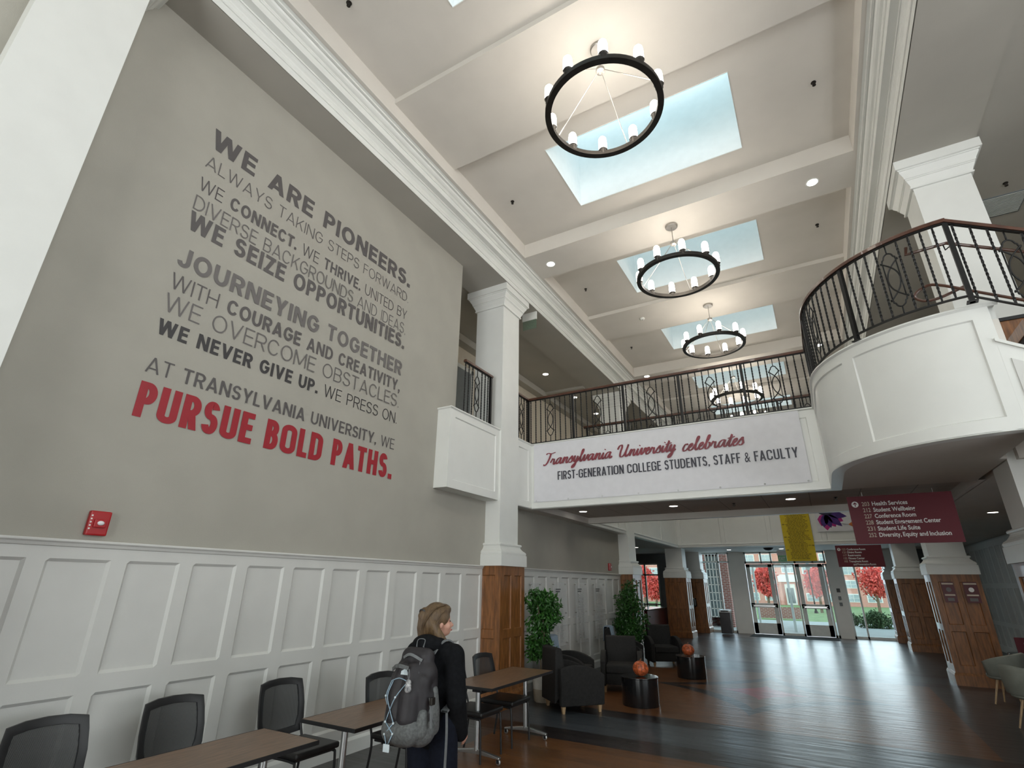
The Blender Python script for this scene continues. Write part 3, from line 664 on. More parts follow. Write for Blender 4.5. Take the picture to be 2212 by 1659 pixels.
def railing(label, pts, posts, orns, bals, zb=4.50, zt=5.44, slope=None, group='black wrought-iron railings with dark wood handrails', gap=.035, end=(0, 0), orn=True, extra=None):
    P = [Vector((p[0], p[1])) for p in pts]; seg = [0]
    for i in range(1, len(P)): seg.append(seg[-1]+(P[i]-P[i-1]).length)
    def at(s_):
        s_ = max(0, min(seg[-1], s_)); i = max(k for k in range(len(seg)) if seg[k] <= s_+1e-9); i = min(i, len(P)-2)
        t = (s_-seg[i])/(seg[i+1]-seg[i]); p = P[i].lerp(P[i+1], t); d = (P[i+1]-P[i]).normalized(); return p, math.atan2(d.y, d.x)
    dz = slope or (lambda s_: 0)
    p0 = P[0]; t = thing('railing', label, 'railing', (p0.x, p0.y, zb-gap), group=group)
    def loc(p, z): return (p.x-p0.x, p.y-p0.y, z-(zb-gap))
    zz = [(P[i].x, P[i].y, dz(seg[i])) for i in range(len(P))]
    # rails: mitred sweeps with slope
    def rail(w, z0, z1, name, m_, bev=0):
        b = MB(); vs = []
        N = len(P)
        for i, p in enumerate(P):
            a = (p-P[i-1]).normalized() if i else (P[1]-P[0]).normalized(); c = (P[i+1]-p).normalized() if i < N-1 else a
            n1 = Vector((a.y, -a.x)); n2 = Vector((c.y, -c.x)); nn = (n1+n2).normalized(); sc = 1/max(.4, nn.dot(n1))
            e = a*(-end[0] if i == 0 else (end[1] if i == N-1 else 0))
            prof = [(-w, z0), (-w, z1-bev), (-w+bev, z1), (w-bev, z1), (w, z1-bev), (w, z0)] if bev else [(-w, z0), (-w, z1), (w, z1), (w, z0)]
            for o, z in prof: q = p+e+nn*o*sc; vs.append(loc(q, z+dz(seg[i])))
        K = len(vs)//N
        fs = [(i*K+k, (i+1)*K+k, (i+1)*K+(k+1) % K, i*K+(k+1) % K) for i in range(N-1) for k in range(K)]+[tuple(range(K)), tuple(range((N-1)*K, N*K))[::-1]]
        b.add(vs, fs); return b.build(name, m_, t, smooth=True)
    rail(.034, zt+.012, zt+.062, 'handrail', 'darkwood', .014); rail(.018, zt, zt+.013, 'rail_bar', 'iron'); rail(.014, zb, zb+.016, 'bottom_rail', 'iron')
    h = zt-zb; me = BAL.setdefault(round(h, 3), (twisted_mesh(h), ornament_mesh(0, h)))
    for s_ in posts:
        p, a = at(s_); b = MB(rotz(a)); b.box(-.022, .022, -.022, .022, 0, zt-zb+gap); b.box(-.045, .045, -.04, .04, 0, .012)
        o = b.build('post', 'iron', t); o.location = loc(p, zb-gap+dz(s_)); 
    for s_ in bals:
        p, a = at(s_); o = bpy.data.objects.new('baluster', me[0]); COL.objects.link(o); o.parent = t; o.location = loc(p, zb+dz(s_)); o.rotation_euler = (0, 0, a)
    for s_ in orns:
        p, a = at(s_); o = bpy.data.objects.new('ornament', me[1]); COL.objects.link(o); o.parent = t; o.location = loc(p, zb+dz(s_)); o.rotation_euler = (0, 0, a)
    return t
def sect(a, b_):
    mid = (a+b_)/2; L = b_-a; o = [mid]; bl = [mid+s*k*L/1.06 for s in (-1, 1) for k in (.115, .23, .35, .47)]; return o, bl
# bay beside the lettered wall
o1, b1 = sect(.04, 1.04)
railing('short black iron railing on top of the small white balcony box', [(-4.87, 6.755), (-4.87, 7.62)], [.855], [.40], [.02, .13, .25, .55, .66, .76], end=(0, .03))
# bridge front, including the short return beside the column
ps = [.62+.0]+[.62+x for x in (1.02, 2.08, 3.14, 4.22)]
pts = [(-4.88, 8.53), (-4.88, 9.15), (.36, 9.15)]
O, Bl = [.30], [.08, .19, .42, .53]
for a, e in ((.62, 1.64), (1.64, 2.70), (2.70, 3.76), (3.76, 4.84), (4.84, 5.84)):
    o1, b1 = sect(a, e); O += o1; Bl += b1
railing('long black iron railing on the bridge above the first-generation banner', pts, [.62, 1.64, 2.70, 3.76, 4.84], O, Bl)
# bridge rear
pts = [(-4.55, 11.6), (1.9, 11.6)]; Pp = [.02+1.07*k for k in range(7)]; O, Bl = [], []
for k in range(6): o1, b1 = sect(Pp[k], Pp[k+1]); O += o1; Bl += b1
railing('rear railing of the bridge seen through the front balusters', pts, Pp, O, Bl, end=(.06, 0))
# curved landing then stair descending to the right
arc2 = [(1.87+1.60*math.cos(a)*.945, 7.81+1.66*math.sin(a)) for a in [PI+PI/2*.955*k/22 for k in range(23)]]
arc2 = [(.36, 9.15), (.36, 8.4)]+[(max(.36, x), y) for x, y in arc2]
L_ = [0]
for i in range(1, len(arc2)): L_.append(L_[-1]+math.dist(arc2[i], arc2[i-1]))
Lt = L_[-1]; Pp = [.03, .62, 1.30, 2.62, Lt-.01]
O, Bl = [], []
for a, e in ((.62, 1.30),): Bl += [a+.1*k for k in range(1, 7)]
for a, e in ((.03, .62),): Bl += [a+.12*k for k in range(1, 5)]
for a, e in ((1.30, 2.62), (2.62, Lt-.01)):
    n = max(3, round((e-a)/.115)); m_ = n//2
    for k in range(1, n):
        (O if k == m_ else Bl).append(a+(e-a)*k/n)
railing('curved black iron railing around the rounded landing at upper right', arc2, Pp, O, Bl, zb=4.54, zt=5.43, gap=.07, end=(0, .0))
xe, ye = arc2[-1]
st = [(xe-.02, ye), (xe+.02+1.6, ye)]
O = [.42, 1.38]; Bl = [.06, .19, .31, .54, .66, .78, .9, 1.02, 1.14, 1.26, 1.5]
railing('descending stair railing continuing right from the curved landing', st, [1.58], O, Bl, zb=4.54, zt=5.43, gap=.02, slope=lambda s_: -.6*s_)
# stair flight behind the railing
t = thing('staircase', 'staircase descending to the right behind the curved landing, brown side and black nosing', 'stairs', (2.6, 6.9, 3.3))
b = MB(); b.prism([(1.84, 4.06), (4.4, 2.40), (4.4, 1.50), (1.84, 3.165)], 6.24, 6.30, 'y'); b.build('stringer', 'white', t, world=True)
b = MB(); b.prism([(1.90, 3.86), (4.2, 2.37), (4.2, 1.86), (1.90, 3.35)], 6.228, 6.24, 'y'); b.build('stringer_panel', 'panel', t, world=True, bevel=.004)
b = MB(); b.prism([(1.83, 4.085), (4.4, 2.425), (4.4, 2.39), (1.83, 4.05)], 6.215, 6.32, 'y'); b.build('stringer_cap', 'white', t, world=True)
for k in range(9):
    x = 2.12+.27*k; z = 4.3-.165*(k+1); o = MB().box(x, x+.29, 6.31, 7.28, z-.04, z).build('tread', 'rubber', t, world=True)
    MB().box(x-.01, x+.005, 6.31, 7.28, z, z+.13).build('riser', 'wood', t, world=True)
MB().box(2.11, 4.4, 7.30, 7.36, 3.6, 4.66).build('side_panel', 'wood', t, world=True); MB().box(2.08, 4.4, 7.28, 7.38, 4.66, 4.70).build('side_nosing', 'rubber', t, world=True)
# grab rails
t = thing('grab_rail', 'brown grab rail bracketed inside the curved landing railing', 'handrail', (1.5, 6.28, 5.2), group='brown grab rails')
b = MB(); b.tube([(1.42, 6.34, 5.36), (1.40, 6.34, 5.27), (1.46, 6.33, 5.27), (1.75, 6.29, 5.27), (2.4, 6.29, 4.91), (3.3, 6.29, 4.37)], .017, 8); b.build('rail', 'darkwood', t, world=True, smooth=True)
b = MB(); b.tube([(1.72, 6.29, 5.26), (1.72, 6.27, 5.18), (1.74, 6.20, 5.17)], .006, 6); b.build('bracket', 'iron', t, world=True)
t = thing('grab_rail', 'looped brown grab rail on the column side of the stair', 'handrail', (1.8, 7.4, 5.0), group='brown grab rails')
b = MB(); b.tube(catmull([(2.15, 7.50, 5.30), (1.85, 7.48, 5.19), (1.68, 7.46, 5.18), (1.60, 7.44, 5.26), (1.70, 7.42, 5.34), (1.85, 7.40, 5.33), (2.3, 7.40, 5.06), (3.4, 7.40, 4.40)], 5), .018, 8); b.build('rail', 'darkwood', t, world=True, smooth=True)
b = MB(); b.box(2.02, 2.06, 7.38, 7.42, 4.31, 4.52); b.build('bracket', 'iron', t, world=True)

# ------------------------------------------------------------------ chandeliers
def chandelier():
    t = thing('chandelier', 'nearest and largest ring chandelier, hanging below the big skylight', 'chandelier', (-1.35, 4.46, 7.08), group='ring chandeliers down the hall')
    r = .665
    ri, ro, z0, z1 = r-.035, r+.035, 0, .06
    b = MB(); b.lathe([(ri, z0), (ro, z0), (ro+.002, z0+.01), (ro, z1), (ri, z1), (ri, z0)], n=72); b.build('ring', 'bronze', t, smooth=True)
    b = MB(); b.lathe([(0, 1.12), (.11, 1.12), (.11, 1.085), (.10, 1.075), (0, 1.075)], n=28); b.build('canopy', 'nickel', t, smooth=True)
    b = MB(); b.tube([(0, 0, .72), (0, 0, 1.08)], .008, 8); b.build('stem', 'nickel', t)
    b = MB(); b.lathe([(0, .69), (.03, .69), (.055, .70), (.055, .75), (.03, .76), (0, .76)], n=16); b.build('hub', 'nickel', t, smooth=True)
    for k in range(4):
        a = PI/2*k+R(-8); o = MB().tube([(.05*math.cos(a), .05*math.sin(a), .705), ((r-.02)*math.cos(a), (r-.02)*math.sin(a), .05)], .0055, 6).build('rod', 'nickel', t)
    cup = MB(); cup.lathe([(0, .0), (.036, .0), (.046, .02), (.042, .055), (.052, .07), (.058, .08), (0, .08)], n=16)
    sh = MB(); sh.lathe([(0, .08), (.050, .08), (.055, .10), (.054, .23), (.048, .27), (.034, .292), (0, .30)], n=18)
    c0 = cup.build('lamp_cup', 'bronze', t, smooth=True); s0 = sh.build('lamp_shade', 'lamp', c0, smooth=True)
    for k in range(10):
        a = 2*PI*(k+.07)/10; p = (r*math.cos(a), r*math.sin(a), .02)
        if k == 0: c0.location = p; continue
        c = c0.copy(); COL.objects.link(c); c.parent = t; c.location = p
        s_ = s0.copy(); COL.objects.link(s_); s_.parent = c
    return t
ch = chandelier()
for (y, z, lab) in ((8.13, 7.98-1.12, 'second ring chandelier, round canopy visible on the beam just past the big skylight'), (11.85, 8.2-1.12, 'third ring chandelier, just above the bridge handrail'),
                    (15.45, 7.98-1.12, 'fourth ring chandelier, seen through the bridge railing'), (19.1, 8.2-1.12, 'farthest ring chandelier, lowest behind the bridge railing')):
    copy_tree(ch, (-1.35, y, z), 0, lab)
for k, (y, z) in enumerate(((4.46, 7.3), (8.13, 7.1), (11.85, 7.3), (15.45, 7.1), (19.1, 7.3))):
    l = bpy.data.lights.new('chandelier_glow', 'POINT'); l.energy = 32; l.color = (1, .90, .76); l.shadow_soft_size = .25
    o = bpy.data.objects.new('chandelier_glow', l); COL.objects.link(o); o.location = (-1.35, y, z)

# ------------------------------------------------------------------ recessed lights, sprinklers, detectors
def downlight(x, y, z, label, r=.085, watts=14, group='recessed round downlights'):
    t = thing('downlight', label, 'ceiling light', (x, y, z), group=group)
    b = MB(); b.lathe([(r-.008, -.001), (r+.012, -.004), (r+.016, -.001), (r+.016, .0)], n=28); b.build('trim_ring', 'white', t, smooth=True)
    b = MB(); b.lathe([(0, -.0025), (r-.006, -.0025)], n=28); b.build('lens', 'down', t)
    if watts:
        l = bpy.data.lights.new('downlight_beam', 'SPOT'); l.energy = watts; l.spot_size = R(115); l.spot_blend = .8; l.color = (1, .94, .86); l.shadow_soft_size = .07
        o = bpy.data.objects.new('downlight_beam', l); COL.objects.link(o); o.location = (x, y, z-.02)
for x, y, z, lab in ((-3.82, 8.15, 7.98, 'round downlight in the deep ceiling beam above the left column'), (.93, 8.15, 7.98, 'larger-looking round downlight in the ceiling beam right of the second skylight'), (-3.82, 15.15, 7.98, 'small downlight in the far beam just above the bridge handrail'), (.93, 15.15, 7.98, 'downlight in the far beam behind the curved railing'),
        (-6.1, 12.5, 7.54, 'round downlight in the left aisle ceiling right of the white column'), (-6.15, 14.75, 7.54, 'downlight in the left aisle ceiling seen through the left end of the bridge railing'), (-6.15, 16.7, 7.54, 'smaller downlight farther along the left aisle ceiling behind the railing')):
    downlight(x, y, z, lab)
for x, lab in ((-4.40, 'left downlight under the bridge below the banner'), (-2.43, 'middle downlight under the bridge below the banner'), (-.31, 'right downlight under the bridge near the maroon sign')):
    downlight(x, 10.8, 3.303, lab, watts=9)
downlight(3.0, 13.3, 3.17, 'downlight under the gallery right of the big maroon sign', watts=45)
for x, lab in ((-3.2, 'added left downlight under the far gallery before the entrance doors'), (-1.3, 'added middle downlight under the far gallery before the entrance doors'), (.8, 'added right downlight under the far gallery before the entrance doors')):
    downlight(x, 23.2, 3.17, lab, watts=40)  # downlights added to brighten the door posts and entrance, no such fittings known
for k, (x, y) in enumerate(((-6.6, 17.5), (-6.2, 20.5), (-7.2, 20.5))):
    downlight(x, y, 3.17, ('nearest', 'middle', 'farthest')[k]+' small downlight over the cafe seating behind the left columns', watts=6)
l = bpy.data.lights.new('plaque_spot', 'SPOT'); l.energy = 30; l.spot_size = R(70); l.spot_blend = .7; l.color = (1, .9, .72)
o = bpy.data.objects.new('plaque_spot', l); COL.objects.link(o); o.location = (-4.5, 10.3, 3.14); o.rotation_euler = (R(8), R(-22), 0)
def sprinkler(x, y, z, label):
    t = thing('sprinkler_head', label, 'sprinkler', (x, y, z), group='ceiling sprinkler heads')
    b = MB(); b.lathe([(0, 0), (.032, 0), (.034, -.006), (.012, -.012), (.010, -.03), (0, -.03)], n=14); b.build('escutcheon', 'bronze', t, smooth=True)
    b = MB(); b.tube([(-.018, 0, -.02), (-.016, 0, -.045), (0, 0, -.052), (.016, 0, -.045), (.018, 0, -.02)], .004, 5); b.lathe([(0, -.052), (.024, -.054), (.022, -.05), (0, -.05)], n=10); b.build('deflector', 'bronze', t)
for x, y, z, lab in ((-3.777, 2.515, 8.29, 'sprinkler head at the top edge, left of the cropped skylight'), (-3.764, 6.449, 8.29, 'sprinkler head left of the biggest skylight'), (1.035, 6.428, 8.29, 'sprinkler head right of the biggest skylight'), (-3.729, 9.857, 8.29, 'sprinkler head left of the second skylight'),
        (-3.767, 13.468, 8.29, 'sprinkler head left of the third skylight'), (1.03, 9.857, 8.29, 'sprinkler head right of the second skylight'), (3.4, 9.0, 7.54, 'sprinkler head in the right aisle ceiling above the grille'),
        (-1.35+.05, 10.9, 3.303, 'sprinkler head under the middle of the bridge'), (.40, 10.9, 3.303, 'sprinkler head under the bridge left of the maroon sign')):
    sprinkler(x, y, z, lab)
t = thing('smoke_detector', 'small white smoke detector on the ceiling left of the third chandelier', 'smoke detector', (-2.94, 11.74, 8.2))
MB().lathe([(0, 0), (.06, 0), (.062, -.02), (.045, -.04), (0, -.045)], n=20).build('housing', 'white', t, smooth=True); MB().lathe([(0, -.045), (.012, -.046), (.01, -.05), (0, -.05)], n=10).build('sensor', 'black', t)
t = thing('air_grille', 'dark square air grille in the right aisle ceiling beside the column', 'vent', (3.45, 9.6, 7.54))
b = MB(); b.box(-.3, .3, -.3, .3, -.012, 0); b.build('back_plate', 'slate', t)
b = MB(); [b.box(-.28, .28, -.28+.04*k, -.262+.04*k, -.02, -.01) for k in range(14)]; b.build('louvre', 'alu', t)
t = thing('exit_sign', 'translucent green exit sign hanging in the left aisle behind the column', 'sign', (-4.77, 9.0, 7.25), rz=R(0))
t2 = (-4.77, 9.0)
b = MB().box(-.17, .17, -.006, .006, -.16, .06); b.build('glass_blade', 'green', t); MB().box(-.18, .18, -.015, .015, .06, .25).build('housing', 'white', t)
ex = lettering('lettering', [('EXIT', .01)], .1, .2, Matrix.Translation((-.1, -.009, -.1)), 'green', t, world=False)
# door to a grey room on the upper floor
d = struct(MB().box(-7.0, -6.96, 9.0, 9.95, 4.3, 6.78).build('door_4', 'slate'))
o = MB().box(-6.985, -6.955, 8.9, 9.0, 4.3, 6.88).box(-6.985, -6.955, 9.95, 10.05, 4.3, 6.88).box(-6.985, -6.955, 8.9, 10.05, 6.78, 6.88); o.build('door_casing', 'white', d)
MB().tube([(-6.95, 9.85, 5.3), (-6.91, 9.85, 5.3), (-6.91, 9.75, 5.3)], .01, 6).build('door_handle', 'nickel', d)

# ------------------------------------------------------------------ fire alarms
def alarm(y, z, label, s=1.):
    t = thing('fire_alarm', label, 'fire alarm', (-5.03, y, z), group='red fire alarm strobes on the grey wall')
    b = MB().box(0, .045*s, -.075*s, .075*s, -.095*s, .095*s); b.build('body', 'red', t, bevel=.012)
    b = MB().box(.045*s, .062*s, -.04*s, .045*s, -.035*s, .03*s); b.build('strobe_housing', 'red', t, bevel=.006)
    b = MB().ball((.062*s, .005, 0), (.014, .026, .018), 12, 6); b.build('strobe_lens', 'lens', t, smooth='full')
    b = MB(); [b.box(.043*s, .047*s, -.066*s, -.055*s, -.05*s+.025*k, -.038*s+.025*k) for k in range(5)]; b.build('lettering', 'signw', t)
alarm(2.02, 2.22, 'red fire alarm strobe on the grey wall at far left, above the panelling')
alarm(14.03, 2.25, 'small distant red fire alarm strobe beside the second left column')

# ------------------------------------------------------------------ wall quote
t = thing('wall_quote', 'large grey and red painted quotation beginning WE ARE PIONEERS on the grey wall', 'wall lettering', (-5.03, 3.7, 3.14))
Mw = lambda y, z: Matrix(((0, 1, 0, -5.026), (1, 0, 0, y), (0, 0, 1, z), (0, 0, 0, 1)))
B_, L_t = .032, -.012
B1, T1 = .215, .088
rows = [([('WE ARE PIONEERS.', .215, 1.05)], 6.235, .262, 'txtgrey', .13), ([('ALWAYS TAKING STEPS FORWARD.', .085, 1.0)], 5.955, .165, 'txtlight', .14),
        ([('WE ', .09, 1.0), ('CONNECT.', .195, 1.0), (' WE ', .09, 1.0), ('THRIVE.', .195, 1.0), (' UNITED BY', .09, 1.0)], 5.648, .165, 'txtgrey', .13), ([('DIVERSE BACKGROUNDS AND IDEAS,', .085, .92)], 5.395, .178, 'txtlight', .12),
        ([('WE SEIZE OPPORTUNITIES.', .20, .95)], 5.145, .225, 'txtgrey', .12), ([('JOURNEYING TOGETHER', .20, 1.0)], 4.705, .222, 'txtlight', .12),
        ([('WITH ', .09, 1.0), ('COURAGE AND CREATIVITY,', .19, .98)], 4.445, .172, 'txtgrey', .12), ([('WE OVERCOME OBSTACLES.', .085, 1.0)], 4.195, .192, 'txtlight', .13),
        ([('WE NEVER GIVE UP.', .21, .98), (' WE PRESS ON.', .09, .98)], 3.95, .16, 'txtblack', .13), ([('AT ', .10, .9), ('TRANSYLVANIA UNIVERSITY,', .15, .9), (' WE', .10, .9)], 3.563, .152, 'txtgrey', .12), ([('PURSUE BOLD PATHS.', .20, .70)], 3.142, .33, 'txtred', .085)]
for segs, z, h, m_, g in rows:
    caps_line('word', segs, h, 3.30, Mw(2.04, z), m_, t, gap=g, k_round=1.3 if m_ != 'txtred' else .8)

# ------------------------------------------------------------------ banner
def cloth(x0, x1, z0, z1, y, nx, nz, amp, th=.003):
    b = MB(); random.seed(3); ph = [random.uniform(0, 6) for _ in range(6)]
    def dy(u, v): return amp*(math.sin(u*7+ph[0])*.5+math.sin(u*17+v*5+ph[1])*.25+math.sin(v*6+ph[2])*.3)*(1-.7*v)
    for t in (0, th):
        vs = [(x0+(x1-x0)*i/nx, y-abs(dy(i/nx*3, j/nz))-t, z0+(z1-z0)*j/nz) for i in range(nx+1) for j in range(nz+1)]
        b.add(vs, [(i*(nz+1)+j, (i+1)*(nz+1)+j, (i+1)*(nz+1)+j+1, i*(nz+1)+j+1) for i in range(nx) for j in range(nz)])
    return b
t = thing('banner', 'white banner with red script and black capitals hung on the bridge face', 'banner', (-2.3, 9.04, 3.29))
cloth(-4.71, .075, 3.295, 4.462, 9.062, 60, 14, .006).build('vinyl_sheet', 'bannerw', t, world=True, smooth='full', fix=False)
for x in (-4.66, -3.98, -3.30, -2.62, -1.93, -1.25, -.58, .03):
    MB().lathe([(.006, 0), (.012, .002), (.016, 0)], n=12, M=Matrix.Translation((x, 9.05, 3.318)) @ Matrix.Rotation(R(90), 4, 'X')).build('grommet', 'steel', t, world=True)
caps_line('word', [('FIRST-GENERATION COLLEGE STUDENTS, STAFF & FACULTY', .125, .60)], .165, 4.15, Matrix.Translation((-4.185, 9.044, 3.690)), 'ink', t, gap=.085, space=.55, k_round=.9, out=-1)
# brush script drawn as pen strokes
GL = {
 'T': ([[(.15, 1.75), (.45, 1.95), (1.1, 1.85), (1.9, 1.98)], [(1.05, 1.85), (.95, 1.1), (.7, .3), (.35, -.05), (.05, .1)]], 1.35),
 'U': ([[(-.15, 1.2), (.05, 1.7), (.4, 1.85), (.55, 1.5), (.45, .8), (.5, .15), (.85, 0), (1.2, .35), (1.45, 1.1), (1.6, 1.85)], [(1.6, 1.85), (1.4, .8), (1.45, .1), (1.65, 0), (1.95, .35)]], 1.95),
 'r': ([[(0, .3), (.3, .95), (.35, .8), (.6, .85), (.62, .5), (.65, .1), (.85, .0), (1.05, .3)]], 1.0),
 'a': ([[(.9, .85), (.6, 1), (.25, .75), (.12, .3), (.3, .02), (.6, .25), (.85, .8), (.95, 1)], [(.95, 1), (.85, .45), (.92, .08), (1.1, .02), (1.3, .3)]], 1.22),
 'n': ([[(.05, .3), (.25, .9), (.32, .95), (.28, .5), (.2, 0)], [(.22, .1), (.5, .8), (.75, .97), (.88, .8), (.8, .35), (.88, .05), (1.05, .02), (1.25, .3)]], 1.2),
 's': ([[(0, .3), (.35, .85), (.55, 1.05), (.6, .75), (.7, .3), (.5, .02), (.15, .08)], [(.6, .15), (.85, .3)]], .8),
 'y': ([[(.05, .3), (.22, .9), (.3, .95), (.25, .45), (.38, .05), (.6, .2), (.85, .95)], [(.85, .95), (.75, .1), (.5, -.7), (.2, -.9), (.15, -.6), (.6, -.15), (1.1, .3)]], 1.05),
 'l': ([[(0, .3), (.4, 1.1), (.6, 1.75), (.5, 1.95), (.38, 1.6), (.33, .7), (.4, .1), (.58, 0), (.8, .3)]], .72),
 'v': ([[(.05, .3), (.22, .9), (.32, .95), (.3, .4), (.42, .02), (.7, .4), (.85, .95), (1.05, .85)]], .95),
 'i': ([[(0, .3), (.2, .75), (.28, .95), (.22, .4), (.3, .05), (.45, .02), (.65, .3)], [(.42, 1.38), (.47, 1.5)]], .6),
 'e': ([[(0, .3), (.35, .45), (.6, .75), (.5, 1), (.25, .8), (.15, .35), (.35, 0), (.65, .1), (.85, .35)]], .78),
 't': ([[(0, .3), (.3, .9), (.5, 1.65), (.42, 1.0), (.32, .4), (.38, .05), (.55, 0), (.75, .3)], [(.0, 1.12), (.4, 1.2), (.95, 1.3)]], .68),
 'c': ([[(.7, .82), (.6, 1), (.35, .9), (.15, .4), (.3, .02), (.6, .08), (.85, .35)]], .78),
 'b': ([[(0, .3), (.4, 1.1), (.6, 1.75), (.5, 1.95), (.38, 1.6), (.28, .7), (.3, .1), (.55, 0), (.8, .35), (.78, .8), (.6, .85), (.95, .75)]], .95),
 'f': ([[(0, .3), (.5, 1.5)]], .6)}
def script_line(txt, x0, z0, width, xh, y, m_, parent, name, shear=.38):
    adv = 0; st = []
    for ch_ in txt:
        if ch_ == ' ': adv += .7; continue
        g, w = GL[ch_]
        for s_ in g: st.append([(adv+p[0]+shear*p[1]*.8, p[1]) for p in s_])
        adv += w
    k = width/adv; b = MB(); pen = R(40); j = 0
    for s_ in st:
        C = [(x0+p.x*k, z0+p.y*xh) for p in catmull([(p[0], p[1], 0) for p in s_], 6)]; j += 1
        vs = []
        for i, p in enumerate(C):
            q = C[min(i+1, len(C)-1)]; r = C[max(i-1, 0)]; d = Vector((q[0]-r[0], q[1]-r[1])); d.normalize() if d.length else None
            ang = math.atan2(d.y, d.x); w = xh*(.055+.10*abs(math.sin(ang-pen+R(35)))); n = Vector((-d.y, d.x))*w
            yy_ = y-.001-j*.0003-i*.00004; vs += [(p[0]+n.x, yy_, p[1]+n.y), (p[0]-n.x, yy_, p[1]-n.y)]
        b.add(vs, [(2*i, 2*i+1, 2*i+3, 2*i+2) for i in range(len(C)-1)])
    return b.build(name, m_, parent, world=True, fix=False)
script_line('Transylvania', -4.50, 4.005, 1.42, .118, 9.046, 'script', t, 'script_word')
script_line('University', -2.97, 4.005, 1.06, .118, 9.046, 'script', t, 'script_word')
script_line('celebrates', -1.80, 3.985, 1.0, .118, 9.046, 'script', t, 'script_word')

# ------------------------------------------------------------------ directory signs, yellow banner, flower poster
def sign(y, x0, z0, label, rows_, w=1.335, h=.73):
    t = thing('directory_sign', label, 'sign', (x0+w/2, y, z0), group='hanging maroon directory signs')
    MB().box(-w/2, w/2, -.012, .012, 0, h).build('panel', 'crimson', t)
    for sx_ in (-.45, .45): MB().tube([(sx_, 0, h), (sx_, 0, h+.06)], .004, 6).build('hanger', 'steel', t)
    x = -w/2; y_ = -.0135
    for k, (num, tx, wd) in enumerate(rows_):
        z = h-.155-.0945*k
        if num: lettering('number', [(num, .01)], .062, .10, Matrix.Translation((x+.185, y_, z)), 'signtan', t, world=False)
        lettering('lettering', [(tx, .02)], .062, wd, Matrix.Translation((x+.32 if num else x+.42, y_, z)), 'signw', t, world=False)
    b = MB(); n = 28; cx, cz, r = x+.095, h-.125, .047
    b.add([(cx+r*math.cos(2*PI*k/n), y_, cz+r*math.sin(2*PI*k/n)) for k in range(n)], [tuple(range(n))]); b.build('arrow_disc', 'signw', t, fix=False)
    b = MB(); b.prism([(cx, cz+.034), (cx-.03, cz+.004), (cx-.018, cz-.002), (cx-.006, cz+.010), (cx-.006, cz-.034), (cx+.006, cz-.034), (cx+.006, cz+.010), (cx+.018, cz-.002), (cx+.03, cz+.004)], y_-.0015, y_-.0005, 'y'); b.build('arrow', 'crimson', t)
sign(9.95, .513, 2.43, 'big maroon directory sign listing Health Services and five more rooms', [('203', 'Health Services', .455), ('212', 'Student Wellbeing', .53), ('227', 'Conference Room', .52), ('228', 'Student Engagement Center', .80), ('231', 'Student Life Suite', .53), ('252', 'Diversity, Equity and Inclusion', .88)])
sign(21.1, .45, 2.43, 'smaller, more distant maroon directory sign above the entrance doors', [('123', 'Conference Room', .52), ('121', 'Dining Room', .40), ('117', 'Restrooms', .36), ('132', 'Fitness Center', .45), ('102', 'Transylvania Room', .52), ('', 'and Presentation Room', .62)], w=1.29, h=.68)
t = thing('yellow_banner', 'long yellow cloth banner with dense dark writing in front of the doors', 'banner', (-.6, 21.2, 2.63))
cloth(-1.06, -.14, 2.635, 4.40, 21.2, 14, 24, .02).build('fabric', 'yellow', t, world=True, smooth='full', fix=False)
random.seed(5); b = MB()
for k in range(34):
    z = 4.30-.048*k; x = -.93+random.uniform(0, .08); 
    if k % 9 in (0,): b.box(-1.03, -.95, 21.165, 21.166, z-.014, z+.014)
    while x < -.98+random.uniform(.55, .78):
        w = random.uniform(.03, .12); b.box(x, x+w, 21.165, 21.166, z-.010, z+.010); x += w+.018
b.build('writing', 'olive', t, world=True)
t = thing('flower_poster', 'white poster with a purple and magenta flower, hung on the far gallery face', 'poster', (.75, 21.25, 3.58))
MB().box(.04, 1.75, 21.235, 21.243, 3.585, 4.42).build('paper', 'bannerw', t, world=True)
def petal(cx, cz, L, w, a, m_, k):
    P = [(0, 0), (L*.3, w*.8), (L*.6, w), (L*.85, w*.45), (L, 0), (L*.85, -w*.45), (L*.6, -w), (L*.3, -w*.8)]; ca, sa = math.cos(a), math.sin(a)
    MB().prism([(cx+p*ca-q*sa, cz+p*sa+q*ca) for p, q in P], 21.231-.002*k, 21.2325-.002*k, 'y').build('petal', m_, t, world=True)
for a, L, m_ in ((R(-62), .46, 'magenta'), (R(-92), .50, 'magenta'), (R(-30), .50, 'magenta'), (R(-112), .40, 'magenta')): petal(.36, 4.20, L*1.15, .17, a, m_, 0)
for a, L in ((R(-46), .55), (R(-12), .56), (R(-78), .44), (R(-103), .42)): petal(.36, 4.20, L*1.15, .12, a, 'purple', .4)
n = 24; MB().prism([(  .38+.24*math.cos(2*PI*k/n), 4.27+.13*math.sin(2*PI*k/n)) for k in range(n)], 21.226, 21.228, 'y').build('flower_centre', 'navy', t, world=True)
petal(.98, 3.80, .42, .11, R(0), 'orangep', 1)
MB().tube([(.62, 21.23, 3.86), (.98, 21.23, 3.80)], .006, 4).build('stem', 'navy', t, world=True)

